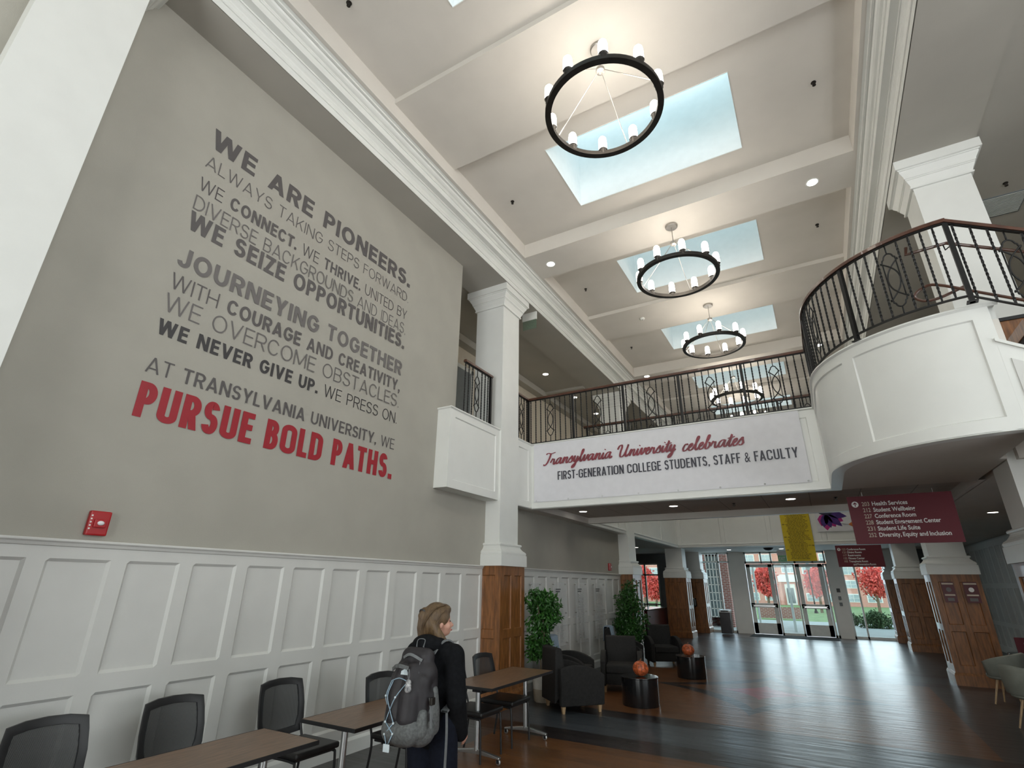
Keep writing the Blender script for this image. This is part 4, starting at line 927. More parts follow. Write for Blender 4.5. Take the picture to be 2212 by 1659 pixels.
# ------------------------------------------------------------------ entrance glazing (plane y = 25.1)
YG = 25.1
def bars(lst, name, parent, m_='alu', y0=YG-.06, y1=YG+.06):
    b = MB()
    for x0, x1, z0, z1 in lst: b.box(x0, x1, y0, y1, z0, z1)
    return b.build(name, m_, parent)
def window(n, x0, x1, z0, z1, muls=(), trans=()):
    fr = [(x0, x0+.06, z0, z1), (x1-.06, x1, z0, z1), (x0, x1, z0, z0+.09), (x0, x1, z1-.06, z1)]+[(m-.03, m+.03, z0, z1) for m in muls]+[(x0, x1, q-.03, q+.03) for q in trans]
    w = struct(bars(fr, 'window_%d' % n, None)); MB().box(x0+.05, x1-.05, YG-.006, YG+.006, z0+.08, z1-.05).build('pane', 'glass', w); return w
window(1, -4.70, -3.52, 0, 3.165, (-3.98,), (2.78,)); window(2, .58, 2.0, 0, 3.165, (1.02,), (2.78,))
window(3, -2.90, .10, 2.70, 3.165, (-2.25, -1.87, -1.0, -.36), ())
window(4, -1.86, -1.04, 0, 2.68); window(5, -.04, .12, 0, 2.68)
struct(MB().box(-3.52, -2.90, YG-.10, YG+.10, 0, 3.165).build('trim_5', 'white')); struct(MB().box(.12, .58, YG-.22, YG+.10, 0, 3.165).build('trim_6', 'white'))
struct(MB().box(-4.9, 2.2, YG-.08, YG+.10, 3.165, 3.4).build('trim_7', 'alu'))
struct(MB().box(-6.6, -4.70, YG-.05, YG+.1, 0, 4.3).box(2.0, 6.2, YG-.05, YG+.1, 0, 4.3).box(-9, -7.9, YG-.05, YG+.1, 0, 4.3).box(-7.9, -6.6, YG-.05, YG+.1, 2.75, 4.3).build('wall_entrance', 'slate'))
def door(n, x0, x1):
    s_ = .15
    d = struct(bars([(x0, x0+s_, .02, 2.68), (x1-s_, x1, .02, 2.68), (x0, x1, .02, .42), (x0, x1, 2.56, 2.68), (x0, x1, 1.0, 1.16)], 'door_%d' % n, None, 'white' if 0 else 'alu', YG-.04, YG+.03))
    MB().box(x0+.09, x1-.09, YG-.006, YG+.006, .35, 2.57).build('pane', 'glass', d)
    b = MB(); b.box(x0+.06, x1-.06, YG-.12, YG-.085, 1.03, 1.09); b.box(x0+.06, x0+.1, YG-.12, YG-.04, 1.02, 1.1); b.box(x1-.1, x1-.06, YG-.12, YG-.04, 1.02, 1.1); b.build('push_bar', 'steel', d)
door(1, -2.88, -1.88); door(2, -1.02, -.06)
# outer vestibule doors seen through the glass
w = struct(MB().box(-2.9, -2.82, 27.3, 27.4, 0, 2.7).box(-.1, 0, 27.3, 27.4, 0, 2.7).box(-1.55, -1.45, 27.3, 27.4, 0, 2.7).box(-2.9, 0, 27.3, 27.4, 2.62, 2.72).build('window_6', 'alu'))
window(7, -7.9, -6.6, .3, 2.75, (-7.25, ), (2.25, 1.0))
t = thing('entrance_mat', 'dark charcoal entrance mat on the floor inside the glass doors', 'mat', (-1.4, 24.2, 0)); MB().box(-1.5, 1.45, -.55, .62, .001, .014).build('pile', 'mat', t); MB().box(-1.54, 1.49, -.59, .66, .0005, .008).build('border', 'rubber', t)
t = thing('card_reader', 'small control boxes mounted on the grey post right of the doors', 'switch', (.34, 24.88, 1.2))
for z in (0, .22): b = MB().box(-.05, .05, -.03, 0, z-.06, z+.06); b.build('push_plate', 'slate', t, bevel=.004)
MB().box(-.06, .06, -.02, 0, .42, .56).build('notice', 'black', t)
t = thing('camera_dome', 'dark dome fixture under the gallery above the left door', 'camera', (-1.7, 22.5, 3.165)); MB().lathe([(0, 0), (.16, 0), (.17, -.03), (.12, -.08), (.0, -.11)], n=20).build('dome', 'black', t, smooth=True); MB().lathe([(.16, -.001), (.19, -.004), (.19, 0)], n=20).build('flange', 'bronze', t)
t = thing('exit_sign', 'green glass exit sign above the doors behind the yellow banner', 'sign', (-1.38, 24.3, 2.86)); MB().box(-.16, .16, -.006, .006, -.12, .12).build('glass_blade', mat('green_exit_panel', (.03, .42, .10), .3, noise=.1), t); MB().box(-.17, .17, -.02, .02, .12, .30).build('housing', 'white', t)
lettering('lettering', [('EXIT', .01)], .12, .22, Matrix.Translation((-.11, -.008, -.06)), 'signw', t, world=False)
t = thing('wall_tablet', 'small white framed panel on the side of the far left column', 'tablet', (-4.62, 24.24, 1.15)); MB().box(-.52, -.28, -.03, -.005, -.17, .17).build('frame', 'white', t); MB().box(-.49, -.31, -.034, -.03, -.12, .12).build('screen', 'slate', t)
t = thing('litter_bin', 'square dark metal litter bin standing before the left entrance glass', 'bin', (-3.80, 24.15, 0))
b = MB().box(-.21, .21, -.21, .21, .03, .80); b.build('body', mat('dark_stainless_bin', (.09, .09, .095), .25, metal=.8, noise=.1), t, bevel=.02); MB().box(-.22, .22, -.22, .22, .80, .90).build('lid', 'steel', t, bevel=.015); MB().box(-.14, .14, -.222, -.218, .83, .88).build('opening', 'black', t)
# ------------------------------------------------------------------ outdoors
struct(MB().prism([(25.3, -.3), (25.3, -.03), (36, -.03), (119, -1.45), (119, -1.8)], -110, 110, 'x').build('ground_lawn', 'grass'))
struct(MB().box(-14, 14, 25.3, 36, -.03, -.01).build('ground_path', 'path'))
YB = 118.6
M_['pane'] = mat('dim_window_glass', (.35, .42, .44), .15, noise=.2)
t = thing('brick_building', 'long red-brick hall with white windows seen across the lawn through the doors', 'building', (-8, YB, -1.4))
wins = [(x, z) for x in [-1.8-3.2*k for k in range(13)]+[5.4+3.2*k for k in range(8)] for z in (1.4, 3.75, 6.1, 8.5)]
MB().box(-110, 90, 0, .3, -.1, 11.5).build('wall', 'brick', t)
for x, z in wins:
    o = MB().box(x-1.15, x+1.15, -.10, .02, z-.72, z+.72).build('window_frame', 'stone', t)
    g = MB(); [g.box(x-.98+1.03*i, x-.05+1.03*i, -.14, -.09, z-.60+.62*j, z-.04+.62*j) for i in (0, 1) for j in (0, 1)]; g.build('pane', 'pane', o)
MB().box(-.1, 3.7, -.9, 0, 4.1, 5.4).build('portico_lintel', 'stone', t)
MB().box(.8, 2.6, -.2, 0, 0, 3.7).build('portico_door', 'stone', t); MB().box(1.1, 2.3, -.26, -.2, .3, 3.0).build('door_glass', 'slate', t)
for x in (.1, 3.5): MB().lathe([(.35, 0), (.35, .2), (.28, .3), (.26, 3.9), (.35, 4.1)], x, -.7, 14).build('portico_column', 'brick', t, smooth=True)
o = MB().box(.7, 3.1, -.10, .02, 5.7, 7.6).build('window_frame', 'stone', t); g = MB(); [g.box(.85+.72*i, 1.45+.72*i, -.14, -.09, 5.85+.85*j, 6.6+.85*j) for i in range(3) for j in (0, 1)]; g.build('pane', 'pane', o)
MB().box(-110, 90, -.5, .1, 9.6, 10.6).build('cornice', 'stone', t)
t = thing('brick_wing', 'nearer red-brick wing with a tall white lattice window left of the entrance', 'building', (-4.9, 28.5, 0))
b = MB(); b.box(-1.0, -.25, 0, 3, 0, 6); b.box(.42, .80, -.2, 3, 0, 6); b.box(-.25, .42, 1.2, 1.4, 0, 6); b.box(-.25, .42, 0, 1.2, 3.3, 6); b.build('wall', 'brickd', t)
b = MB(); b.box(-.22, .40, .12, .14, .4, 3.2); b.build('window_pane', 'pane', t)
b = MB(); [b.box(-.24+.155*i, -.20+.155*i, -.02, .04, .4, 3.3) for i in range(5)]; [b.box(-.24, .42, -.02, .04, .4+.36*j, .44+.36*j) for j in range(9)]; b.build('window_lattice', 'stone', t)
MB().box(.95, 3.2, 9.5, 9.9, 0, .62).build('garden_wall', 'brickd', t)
def leaf_cloud(centres, n, size, seed, flat=.5):
    rnd = random.Random(seed); b = MB(); vs = []; fs = []
    tot = sum(c[3]**2 for c in centres)
    for cx, cy, cz, r in centres:
        for _ in range(int(n*r*r/tot)):
            u = Vector((rnd.gauss(0, 1), rnd.gauss(0, 1), rnd.gauss(0, 1))).normalized()*r*rnd.uniform(.45, 1.0)
            p = Vector((cx, cy, cz))+u; d = Vector((rnd.gauss(0, 1), rnd.gauss(0, 1), rnd.gauss(0, 1)-.4)).normalized(); s_ = d.cross(Vector((rnd.gauss(0, 1), rnd.gauss(0, 1), rnd.gauss(0, 1)))).normalized()
            L = size*rnd.uniform(.7, 1.3); w = L*flat*.5; k = len(vs); nn = d.cross(s_)*L*.08
            vs += [p, p+d*L*.35+s_*w-nn, p+d*L, p+d*L*.35-s_*w-nn, p+d*L*.5+nn]
            fs += [(k, k+1, k+4), (k+1, k+2, k+4), (k+2, k+3, k+4), (k+3, k, k+4)]
    b.add(vs, fs); return b
def red_tree(x, y, h, r, seed, label):
    t = thing('maple_tree', label, 'tree', (x, y, -.03-1.42*max(0, y-36)/83), group='scarlet autumn trees on the lawn')
    rnd = random.Random(seed); b = MB(); b.tube([(0, 0, 0), (.05, 0, h*.3), (0, 0, h*.55), (.05, .03, h*.9)], [.14, .11, .07, .02], 8)
    for k in range(7):
        a = rnd.uniform(0, 2*PI); z0 = h*rnd.uniform(.25, .6); b.tube([(0, 0, z0), (math.cos(a)*r*.45, math.sin(a)*r*.45, z0+h*.18), (math.cos(a)*r*.8, math.sin(a)*r*.8, z0+h*.3)], [.05, .03, .01], 5)
    b.build('trunk', 'bark', t, smooth=True)
    cs = [(rnd.uniform(-.5, .5)*r, rnd.uniform(-.5, .5)*r, h*rnd.uniform(.42, .85), r*rnd.uniform(.35, .6)) for _ in range(12)]
    leaf_cloud(cs, 2600, .32, seed).build('foliage', 'redleaf', t, fix=False)
red_tree(-5.3, 60, 4.3, 1.15, 1, 'scarlet tree filling the glass of the left entrance door')
red_tree(-.85, 60, 4.2, 1.5, 2, 'scarlet tree filling the glass of the right entrance door behind a lamp post')
red_tree(3.7, 60, 3.9, 1.9, 3, 'bright red tree in the right entrance window beside the column')
red_tree(-17.6, 60, 4.2, 1.7, 4, 'scarlet tree beyond the cafe window on the left')
red_tree(-15.0, 55, 3.2, 1.1, 5, 'small scarlet tree at the right edge of the cafe window')
t = thing('street_lamp', 'dark lamp post standing outside behind the right entrance door', 'lamp post', (-1.28, 57.5, -.4))
b = MB(); b.lathe([(.16, 0), (.16, .1), (.09, .25), (.06, .6), (.05, 3.6), (.07, 3.65)], n=12); b.build('post', 'bronze', t, smooth=True)
b = MB(); b.lathe([(.07, 3.65), (.16, 3.72), (.22, 4.05), (.26, 4.1), (.1, 4.28), (0, 4.35)], n=8); b.build('lantern', 'slate', t)
t = thing('street_lamp', 'slender dark lamp post outside the right entrance window', 'lamp post', (1.35, 58, -.4))
b = MB(); b.lathe([(.13, 0), (.13, .1), (.06, .25), (.045, .6), (.04, 3.9), (.2, 4.0), (.24, 4.3), (0, 4.5)], n=12); b.build('post', 'bronze', t, smooth=True); MB().lathe([(0, .0), (.2, 0), (.2, .05), (0, .05)], n=12).build('foot', 'stone', t)
for k, (x, y, r, lab) in enumerate(((1.75, 32.2, .75, 'low green shrub outside the right entrance window'), (3.3, 33.6, .85, 'brownish low shrub at the right end of the entrance window'), (.75, 33.4, .35, 'small shrub at the foot of the slender lamp post'))):
    t = thing('shrub', lab, 'shrub', (x, y, -.03), group='low shrubs outside'); leaf_cloud([(-.4*r, 0, .25, r*.6), (.4*r, 0, .3, r*.6), (0, .2, .42, r*.6)], 1500, .13, 20+k).build('foliage', 'bush', t, fix=False); MB().tube([(0, 0, 0), (0, .02, .4)], .02, 5).build('stem', 'bark', t)

# ------------------------------------------------------------------ training tables
def table():
    t = thing('training_table', 'nearest brown-topped table, cropped at the bottom of the frame left of the person', 'table', (-3.665, 2.33, 0), group='row of flip-top tables along the wainscot')
    b = MB().box(-.305, .305, -.76, .76, .716, .741); b.build('tabletop', 'laminate', t, bevel=.003)
    b = MB(); b.sweep([(-.306, -.761), (.306, -.761), (.306, .761), (-.306, .761)], [(0, .742), (.003, .74), (.003, .714), (0, .712)], closed=True); b.build('edge_band', 'black', t)
    b = MB().box(-.05, .05, -.60, .60, .66, .70); b.build('beam', 'black', t)
    for s in (-1, 1):
        y = .56*s
        c = MB().tube([(0, y, .10), (0, y, .665)], .027, 16).build('leg', 'steel', t, smooth=True)
        f = MB(); f.prism([(-.30, .055), (-.30, .075), (-.04, .115), (.04, .115), (.30, .075), (.30, .055), (.04, .07), (-.04, .07)], y-.022, y+.022, 'y'); f.build('foot', 'steel', c, bevel=.006)
        h = MB().box(-.06, .06, y-.035, y+.035, .655, .716); h.build('hinge_bracket', 'black', t, bevel=.008)
        MB().tube([(.03, y, .66), (.14, y, .675), (.2, y, .69)], .009, 6).build('release_lever', 'black', t)
        for sx in (-1, 1):
            w = MB(); w.lathe([(0, -.012), (.018, -.012), (.027, -.009), (.0285, 0), (.027, .009), (.018, .012), (0, .012)], n=18, M=Matrix.Translation((sx*.28, y, .0285)) @ Matrix.Rotation(R(90), 4, 'X'))
            o = w.build('caster', 'steel', t, smooth=True); MB().box(sx*.28-.014, sx*.28+.014, y-.017, y-.012, .02, .06).build('fork', 'black', o)
    return t
tb = table()
copy_tree(tb, (-3.665, 4.20, 0), 0, 'middle brown-topped table, partly hidden behind the person and backpack')
copy_tree(tb, (-3.64, 6.16, 0), 0, 'far brown-topped table beside the orange-brown wooden column base')

# ------------------------------------------------------------------ mesh-back chairs (facing +x in local space)
def mesh_chair():
    t = thing('mesh_chair', 'black mesh-back chair at the far left edge, nearest the camera', 'chair', (-4.27, 1.93, 0), group='black mesh-back chairs along the wainscot')
    W = .245
    def bp(u, z):  # point on the curved, reclined back
        rec = -.255-.09*(z-.46)/.45; return (rec-.045*(1-(u/W)**2), u, z)
    out = [(-W*.86, .50), (-W*.98, .60), (-W, .72), (-W*.96, .84), (-W*.91, .92), (-W*.5, .938), (0, .943), (W*.5, .938), (W*.91, .92), (W*.96, .84), (W, .72), (W*.98, .60), (W*.86, .50), (W*.45, .488), (0, .485), (-W*.45, .488)]
    def fr(k): return [(u*k, .705+(z-.705)*(1-(1-k)*1.15)) for u, z in out]
    o_, i_ = fr(1.0), fr(.80); n = len(out); vs = [bp(*p) for p in o_]+[bp(*p) for p in i_]
    vs += [(x-.022, y, z) for x, y, z in vs]; fs = []
    for k in range(n):
        j = (k+1) % n; fs += [(k, j, n+j, n+k), (2*n+k, 3*n+k, 3*n+j, 2*n+j), (k, 2*n+k, 2*n+j, j), (n+k, n+j, 3*n+j, 3*n+k)]
    b = MB(); b.add(vs, fs); b.build('back_frame', 'black', t, bevel=.004, smooth=True)
    b = MB(); g = 10; vs = []
    ii = fr(.82)
    zs = [z for u, z in ii]; z0, z1 = min(zs), max(zs)
    for i in range(g+1):
        z = z0+(z1-z0)*i/g; hw = W*.83*(.88+.12*math.sin(PI*min(1, max(0, (z-z0)/(z1-z0)*1.05))))
        for j in range(g+1): u = -hw+2*hw*j/g; x, y, zz = bp(u, z); vs.append((x-.010, y, zz))
    b.add(vs, [(i*(g+1)+j, i*(g+1)+j+1, (i+1)*(g+1)+j+1, (i+1)*(g+1)+j) for i in range(g) for j in range(g)]); b.build('mesh_back', 'mesh', t, smooth='full')
    b = MB().box(-.235, .235, -.235, .235, .425, .475); b.build('seat', 'leather', t, bevel=.022, seg=4, smooth=True)
    b = MB().box(-.20, .20, -.21, .21, .405, .424); b.build('seat_pan', 'black', t)
    for s in (-1, 1):
        b = MB(); b.tube(catmull([(.22, s*.215, 0), (.205, s*.215, .36), (.16, s*.212, .405), (-.10, s*.212, .405)], 5), .0115, 8); b.build('leg', 'black', t, smooth=True)
        b = MB(); b.tube(catmull([(-.29, s*.215, 0), (-.235, s*.213, .30), (-.235, s*.21, .42), (-.28, s*.205, .56)], 5), .0115, 8); b.build('leg', 'black', t, smooth=True)
    return t
mc = mesh_chair()
copy_tree(mc, (-4.28, 2.75, 0), 0, 'black mesh-back chair second from the left, behind the nearest table')
copy_tree(mc, (-4.26, 3.72, 0), 0, 'black mesh-back chair third from the left, just left of the middle table')
copy_tree(mc, (-3.76, 4.53, 0), 0, 'black mesh-back chair mostly hidden behind the grey backpack')
copy_tree(mc, (-3.76, 5.74, 0), 0, 'black mesh-back chair right behind the person at the far table')
copy_tree(mc, (-3.76, 6.42, 0), 0, 'black mesh-back chair pushed under the far table beside the wooden column')

# ------------------------------------------------------------------ lounge seating
def armchair():
    t = thing('lounge_armchair', 'dark lounge armchair nearest the tables, seen from its side and back', 'armchair', (0, 0, 0), group='dark lounge armchairs')
    for s in (-1, 1):
        P = [(-.36, .10), (.36, .10), (.38, .50)]+[(.38-.74*k/10, .50+.14*math.sin(PI*(k/10)**.8*.75)+.0) for k in range(1, 10)]+[(-.36, .60)]
        b = MB(); b.prism(P, s*.29, s*.38, 'y'); b.build('arm', 'charcoal', t, bevel=.022, seg=3, smooth=True)
    b = MB().box(-.33, .34, -.285, .285, .12, .30); b.build('base', 'charcoal', t, bevel=.015, smooth=True)
    b = MB().box(-.25, .37, -.283, .283, .302, .44); b.build('seat_cushion', 'charcoal', t, bevel=.035, seg=4, smooth=True)
    b = MB(); b.prism([(-.42, .12), (-.24, .30), (-.22, .45), (-.29, .86), (-.33, .88), (-.40, .86)], -.283, .283, 'y'); b.build('backrest', 'charcoal', t, bevel=.025, seg=3, smooth=True)
    for sx in (-1, 1):
        for sy in (-1, 1):
            b = MB(); x, y = sx*.30, sy*.31; b.add([(x+q*a, y+r*a, z) for z, a in ((0, .018), (.105, .03)) for q, r in ((-1, -1), (1, -1), (1, 1), (-1, 1))], [(0, 1, 2, 3), (4, 5, 6, 7), (0, 1, 5, 4), (1, 2, 6, 5), (2, 3, 7, 6), (3, 0, 4, 7)]); b.build('leg', 'oak', t)
    return t
ac = armchair(); ac.location = (-3.77, 8.53, 0); ac.rotation_euler = (0, 0, R(48))
copy_tree(ac, (-4.32, 9.65, 0), R(8), 'dark lounge armchair against the plaque wall, only its arm and pale blue back panel showing')
copy_tree(ac, (-3.60, 10.45, 0), R(-72), 'dark lounge armchair facing the camera behind the nearest drum table')
copy_tree(ac, (-4.25, 12.6, 0), R(10), 'dark lounge armchair with pale blue panel, tucked behind the one facing the camera')
copy_tree(ac, (-3.75, 14.0, 0), R(-60), 'dark lounge armchair farthest back, in front of the second ficus')
for loc, rz, lab in (((-4.32, 9.65, 0), R(8), 'pale blue back panel of the armchair beside the first ficus'), ((-4.25, 12.6, 0), R(10), 'pale blue back panel of the armchair beside the second ficus')):  # blue back panels of the armchairs, built as covers over the backrest
    t = thing('back_cover', lab, 'chair cover', loc, rz, 'pale blue back covers'); b = MB(); b.prism([(-.432, .60), (-.418, .885), (-.40, .905), (-.33, .905), (-.285, .89), (-.235, .62), (-.225, .62), (-.275, .90), (-.33, .918), (-.41, .915), (-.43, .89), (-.442, .60)], -.20, .20, 'y'); b.build('vinyl', 'bluevinyl', t, smooth=True)
def drum(x, y, label):
    t = thing('drum_table', label, 'side table', (x, y, 0), group='black drum side tables')
    b = MB(); b.lathe([(0, .0), (.29, .0), (.295, .01), (.295, .392), (0, .392)], n=48); b.build('body', 'drum', t, smooth=True)
    b = MB(); b.lathe([(0, .393), (.30, .393), (.303, .398), (.303, .408), (.30, .412), (0, .412)], n=48); b.build('tabletop', 'drum', t, smooth=True); return t
def pumpkin(x, y, z, label):
    t = thing('glass_pumpkin', label, 'ornament', (x, y, z), group='orange mosaic glass pumpkins')
    b = MB(); n, m_ = 48, 14; vs = []
    for j in range(m_+1):
        th = PI*(.04+.92*j/m_)
        for i in range(n):
            a = 2*PI*i/n; r = .125*math.sin(th)*(1+.05*math.cos(8*a)); vs.append((r*math.cos(a), r*math.sin(a), .115-.112*math.cos(th)))
    b.add(vs, [(j*n+i, j*n+(i+1) % n, (j+1)*n+(i+1) % n, (j+1)*n+i) for j in range(m_) for i in range(n)]+[tuple(range(n)), tuple(range(m_*n, (m_+1)*n))]); b.build('body', 'orange', t, smooth=True)
    MB().tube([(0, 0, .22), (.005, 0, .24), (.02, 0, .255)], [.012, .009, .01], 8).build('stem', 'wood', t, smooth=True)
drum(-2.94, 9.36, 'nearer black drum side table in front of the armchair'); pumpkin(-2.90, 9.33, .412, 'reddish-orange glass pumpkin on the nearer drum table')
drum(-2.80, 12.55, 'farther black drum side table toward the entrance'); pumpkin(-2.82, 12.5, .412, 'amber glass pumpkin on the farther drum table')

# ------------------------------------------------------------------ ficus trees
def ficus(x, y, h, seed, label, spread=.3, n=1500, zlow=.55):
    t = thing('potted_ficus', label, 'potted tree', (x, y, 0), group='potted ficus trees'); rnd = random.Random(seed)
    p = MB(); p.lathe([(0, .0), (.13, 0), (.145, .02), (.155, .19)], n=28); p.build('pot_foot', 'pottan', t, smooth=True)
    p = MB(); p.lathe([(.155, .19), (.165, .40), (.15, .41), (.145, .34), (0, .34)], n=28); p.build('planter', 'potw', t, smooth=True)
    MB().lathe([(0, .35), (.147, .35)], n=20).build('soil', 'soil', t)
    b = MB()
    for k in range(5):
        a = 2*PI*k/5; b.tube([(math.cos(a)*.03, math.sin(a)*.03, .33), (math.cos(a+1)*.035, math.sin(a+1)*.035, .9), (math.cos(a+2)*.06, math.sin(a+2)*.06, 1.3), (math.cos(a+2)*.12, math.sin(a+2)*.12, h*.85)], [.011, .010, .008, .004], 6)
    b.build('stem', 'bark', t, smooth=True)
    cs = [(rnd.uniform(-.55, .55)*spread, rnd.uniform(-.55, .55)*spread, rnd.uniform(zlow+.15, h-.15), spread*rnd.uniform(.45, .75)) for _ in range(20)]+[(0, 0, h-.18, spread*.55)]
    leaf_cloud(cs, n, .085, seed, .5).build('foliage', 'leaf', t, fix=False)
ficus(-4.40, 8.72, 1.74, 11, 'bushy green ficus in a white woven planter beside the first wooden column base', .27, 2600)
ficus(-4.5, 14.1, 1.93, 12, 'fuller dark green ficus at the far end of the plaque wall', .42, 3800, .35)

# ------------------------------------------------------------------ acrylic donor plaques on the wainscot
random.seed(9)
for k, (ya, yb, zb_, zt_, lab) in enumerate(((9.36, 9.83, 1.1, 1.83, 'short clear plaque with bold heading, leftmost of the four above the first ficus'), (10.36, 11.05, .62, 1.84, 'tall clear name plaque with two text columns, second of the four on the wainscot'), (11.52, 12.2, .60, 1.84, 'tall clear name plaque hanging slightly lower at its base, third of the four'), (12.64, 13.38, .60, 1.84, 'tall clear name plaque nearest the second ficus'))):
    t = thing('acrylic_plaque', lab, 'plaque', (-4.955, (ya+yb)/2, zb_), group='clear acrylic plaques on the wainscot')
    w = yb-ya; h = zt_-zb_; MB().box(-.003, .003, -w/2, w/2, 0, h).build('sheet', 'acrylic', t, bevel=.001)
    for sy in (-1, 1):
        for z in ((.04, h-.04) if k == 0 else (.04, h*.5, h-.04)): MB().tube([(-.035, sy*(w/2-.035), z), (.008, sy*(w/2-.035), z)], .012, 10).build('standoff', 'nickel', t)
    b = MB(); hb = MB()
    if k == 0:
        for r_ in range(2): hb.box(.004, .0045, -w*.3, w*(.12 if r_ else .1), h-.2-.09*r_, h-.14-.09*r_)
        for r_ in range(3): b.box(.004, .0045, -w*.3, w*.2, h-.36-.1*r_, h-.345-.1*r_)
    else:
        for r_ in range(2): hb.box(.004, .0045, -w*.33, w*.02-.03*r_, h-.15-.045*r_, h-.125-.045*r_)
        for c_ in range(2 if k < 3 else 3):
            b = MB(); r0_ = 8 if (c_ and k == 1) else 3
            for r_ in range(r0_, 30):
                y = -w*.33+c_*w*(.32 if k < 3 else .22); b.box(.004, .0045, y, y+w*random.uniform(.12, .2), h-.16-.034*r_, h-.147-.034*r_)
            b.build('name_list', 'listgrey', t)
    hb.build('heading', 'txtgrey', t)
    if k == 0: b.build('name_list', 'listgrey', t)

# ------------------------------------------------------------------ posters on the right wooden column
for k, (x0, x1, z0, z1, lab) in enumerate(((2.09, 2.30, 1.53, 1.93, 'left of two small maroon notices on the right column base'), (2.45, 2.68, 1.53, 1.93, 'right of two small maroon notices on the right column base, white bird mark'))):
    t = thing('notice', lab, 'poster', (0, 14.60, 0)); MB().box(x0, x1, -.008, .0, z0, z1).build('sheet', mat('maroon_paper_%d' % k, (.09, .018, .022), .5, noise=.1), t)
    b = MB(); b.box(x0+.01, x1-.01, -.010, -.008, z1-.05, z1-.02); b.box(x0+.02, x1-.02, -.010, -.008, z0+.13, z0+.16); b.build('heading', 'signtan', t)
    MB().lathe([(0, 0), (.045, 0)], n=18, M=Matrix.Translation(((x0+x1)/2, -.010, z1-.15)) @ Matrix.Rotation(R(90), 4, 'X')).build('emblem', 'txtlight' if k == 0 else 'signw', t)
    MB().box(x0+.05, x1-.05, -.010, -.008, z0+.03, z0+.09).build('picture', 'txtlight', t)

# ------------------------------------------------------------------ panelled side wall on the right
b = MB(); plate(b, lambda u, v, d: (4.35-d, u, v), 9.0, 24.9, 0, 3.12, [(9.2+.62*k, 9.68+.62*k, z0, z1) for k in range(25) for z0, z1 in ((.2, .78), (.9, 1.82), (1.95, 2.95))], dep=.03, c=.02)
struct(b.build('trim_8', 'white')); struct(MB().box(4.36, 4.5, 9.0, 24.9, 0, 3.16).build('wall_side', 'panel'))
t = thing('side_door', 'dark brown door frame on the panelled side wall at the right edge', 'door frame', (4.3, 12.5, 0)); MB().box(-.05, .04, -.5, .5, 0, 2.5).build('leaf', 'darkwood', t); b = MB().box(-.09, .04, -.6, -.5, 0, 2.6).box(-.09, .04, .5, .6, 0, 2.6).box(-.09, .04, -.6, .6, 2.5, 2.6); b.build('casing', 'bronze', t)
# ------------------------------------------------------------------ sage tub chairs and bistro table at lower right
def tub(loc, rz, label):
    t = thing('tub_chair', label, 'armchair', loc, rz, 'sage green tub chairs')
    b = MB(); n = 28; vs = []
    for i in range(n+1):
        a = R(55)+R(250)*i/n; f = abs(i/n-.5)*2; top = .80-.16*f**1.6
        for r, z in ((.20, .40), (.29, .44), (.315, top*.8+.1), (.325, top), (.295, top+.012), (.27, top-.02), (.255, .48), (.19, .46)):
            vs.append((r*math.cos(a), r*math.sin(a), z))
    K = 8; b.add(vs, [(i*K+k, (i+1)*K+k, (i+1)*K+(k+1) % K, i*K+(k+1) % K) for i in range(n) for k in range(K)]+[tuple(range(K)), tuple(range(n*K, (n+1)*K))]); b.build('shell', 'sage', t, smooth='full')
    b = MB(); b.lathe([(0, .38), (.22, .38), (.25, .40), (.255, .44), (.23, .475), (0, .48)], n=28); b.build('seat_cushion', 'sage', t, smooth=True)
    for k in range(4): a = PI/4+PI/2*k; MB().tube([(.13*math.cos(a), .13*math.sin(a), .39), (.26*math.cos(a), .26*math.sin(a), 0)], [.018, .011], 8).build('leg', 'oak', t, smooth=True)
    return t
tub((2.36, 12.75, 0), R(150), 'sage green tub chair behind the nearer one, back curving left'); tub((2.24, 10.75, 0), R(35), 'nearest sage green tub chair cropped at the lower right corner')
t = thing('bistro_table', 'small dark round table at the right edge behind the sage chairs', 'table', (2.95, 13.2, 0)); MB().lathe([(0, .72), (.38, .72), (.385, .735), (.38, .75), (0, .75)], n=32).build('tabletop', 'drum', t, smooth=True)
MB().lathe([(.03, .02), (.03, .72)], n=12).build('column', 'bronze', t, smooth=True); MB().lathe([(0, .0), (.25, 0), (.25, .012), (.03, .03)], n=28).build('base', 'bronze', t, smooth=True)
t = thing('table_sign', 'maroon table card standing on the small round table at right', 'sign', (2.85, 13.1, .75)); MB().box(-.16, .16, -.01, .01, 0, .26).build('card', 'crimson', t, bevel=.002); MB().box(-.05, .05, -.013, -.011, .12, .18).build('emblem', 'signtan', t)

# ------------------------------------------------------------------ cafe stools silhouetted at the left window
def stool(x, y, label):
    t = thing('cafe_chair', label, 'chair', (x, y, 0), group='dark cafe chairs by the left window')
    b = MB().box(-.19, .19, -.19, .19, .60, .64); b.build('seat', 'red', t, bevel=.01)
    b = MB(); [b.tube([(sx*.17, sy*.17, .6), (sx*.2, sy*.2, 0)], .015, 6) for sx in (-1, 1) for sy in (-1, 1)]; b.build('legs', 'black', t)
    b = MB(); b.tube([(-.17, .18, .62), (-.17, .2, 1.05), (.17, .2, 1.05), (.17, .18, .62)], .016, 6); [b.box(-.17, .17, .19, .205, z, z+.03) for z in (.75, .85, .95)]; b.build('backrest', 'black', t)
for k, (x, y) in enumerate(((-7.35, 24.2), (-6.85, 24.3), (-6.9, 22.8))): stool(x, y, ('left', 'right', 'nearest')[k]+' dark cafe chair silhouetted against the left window')
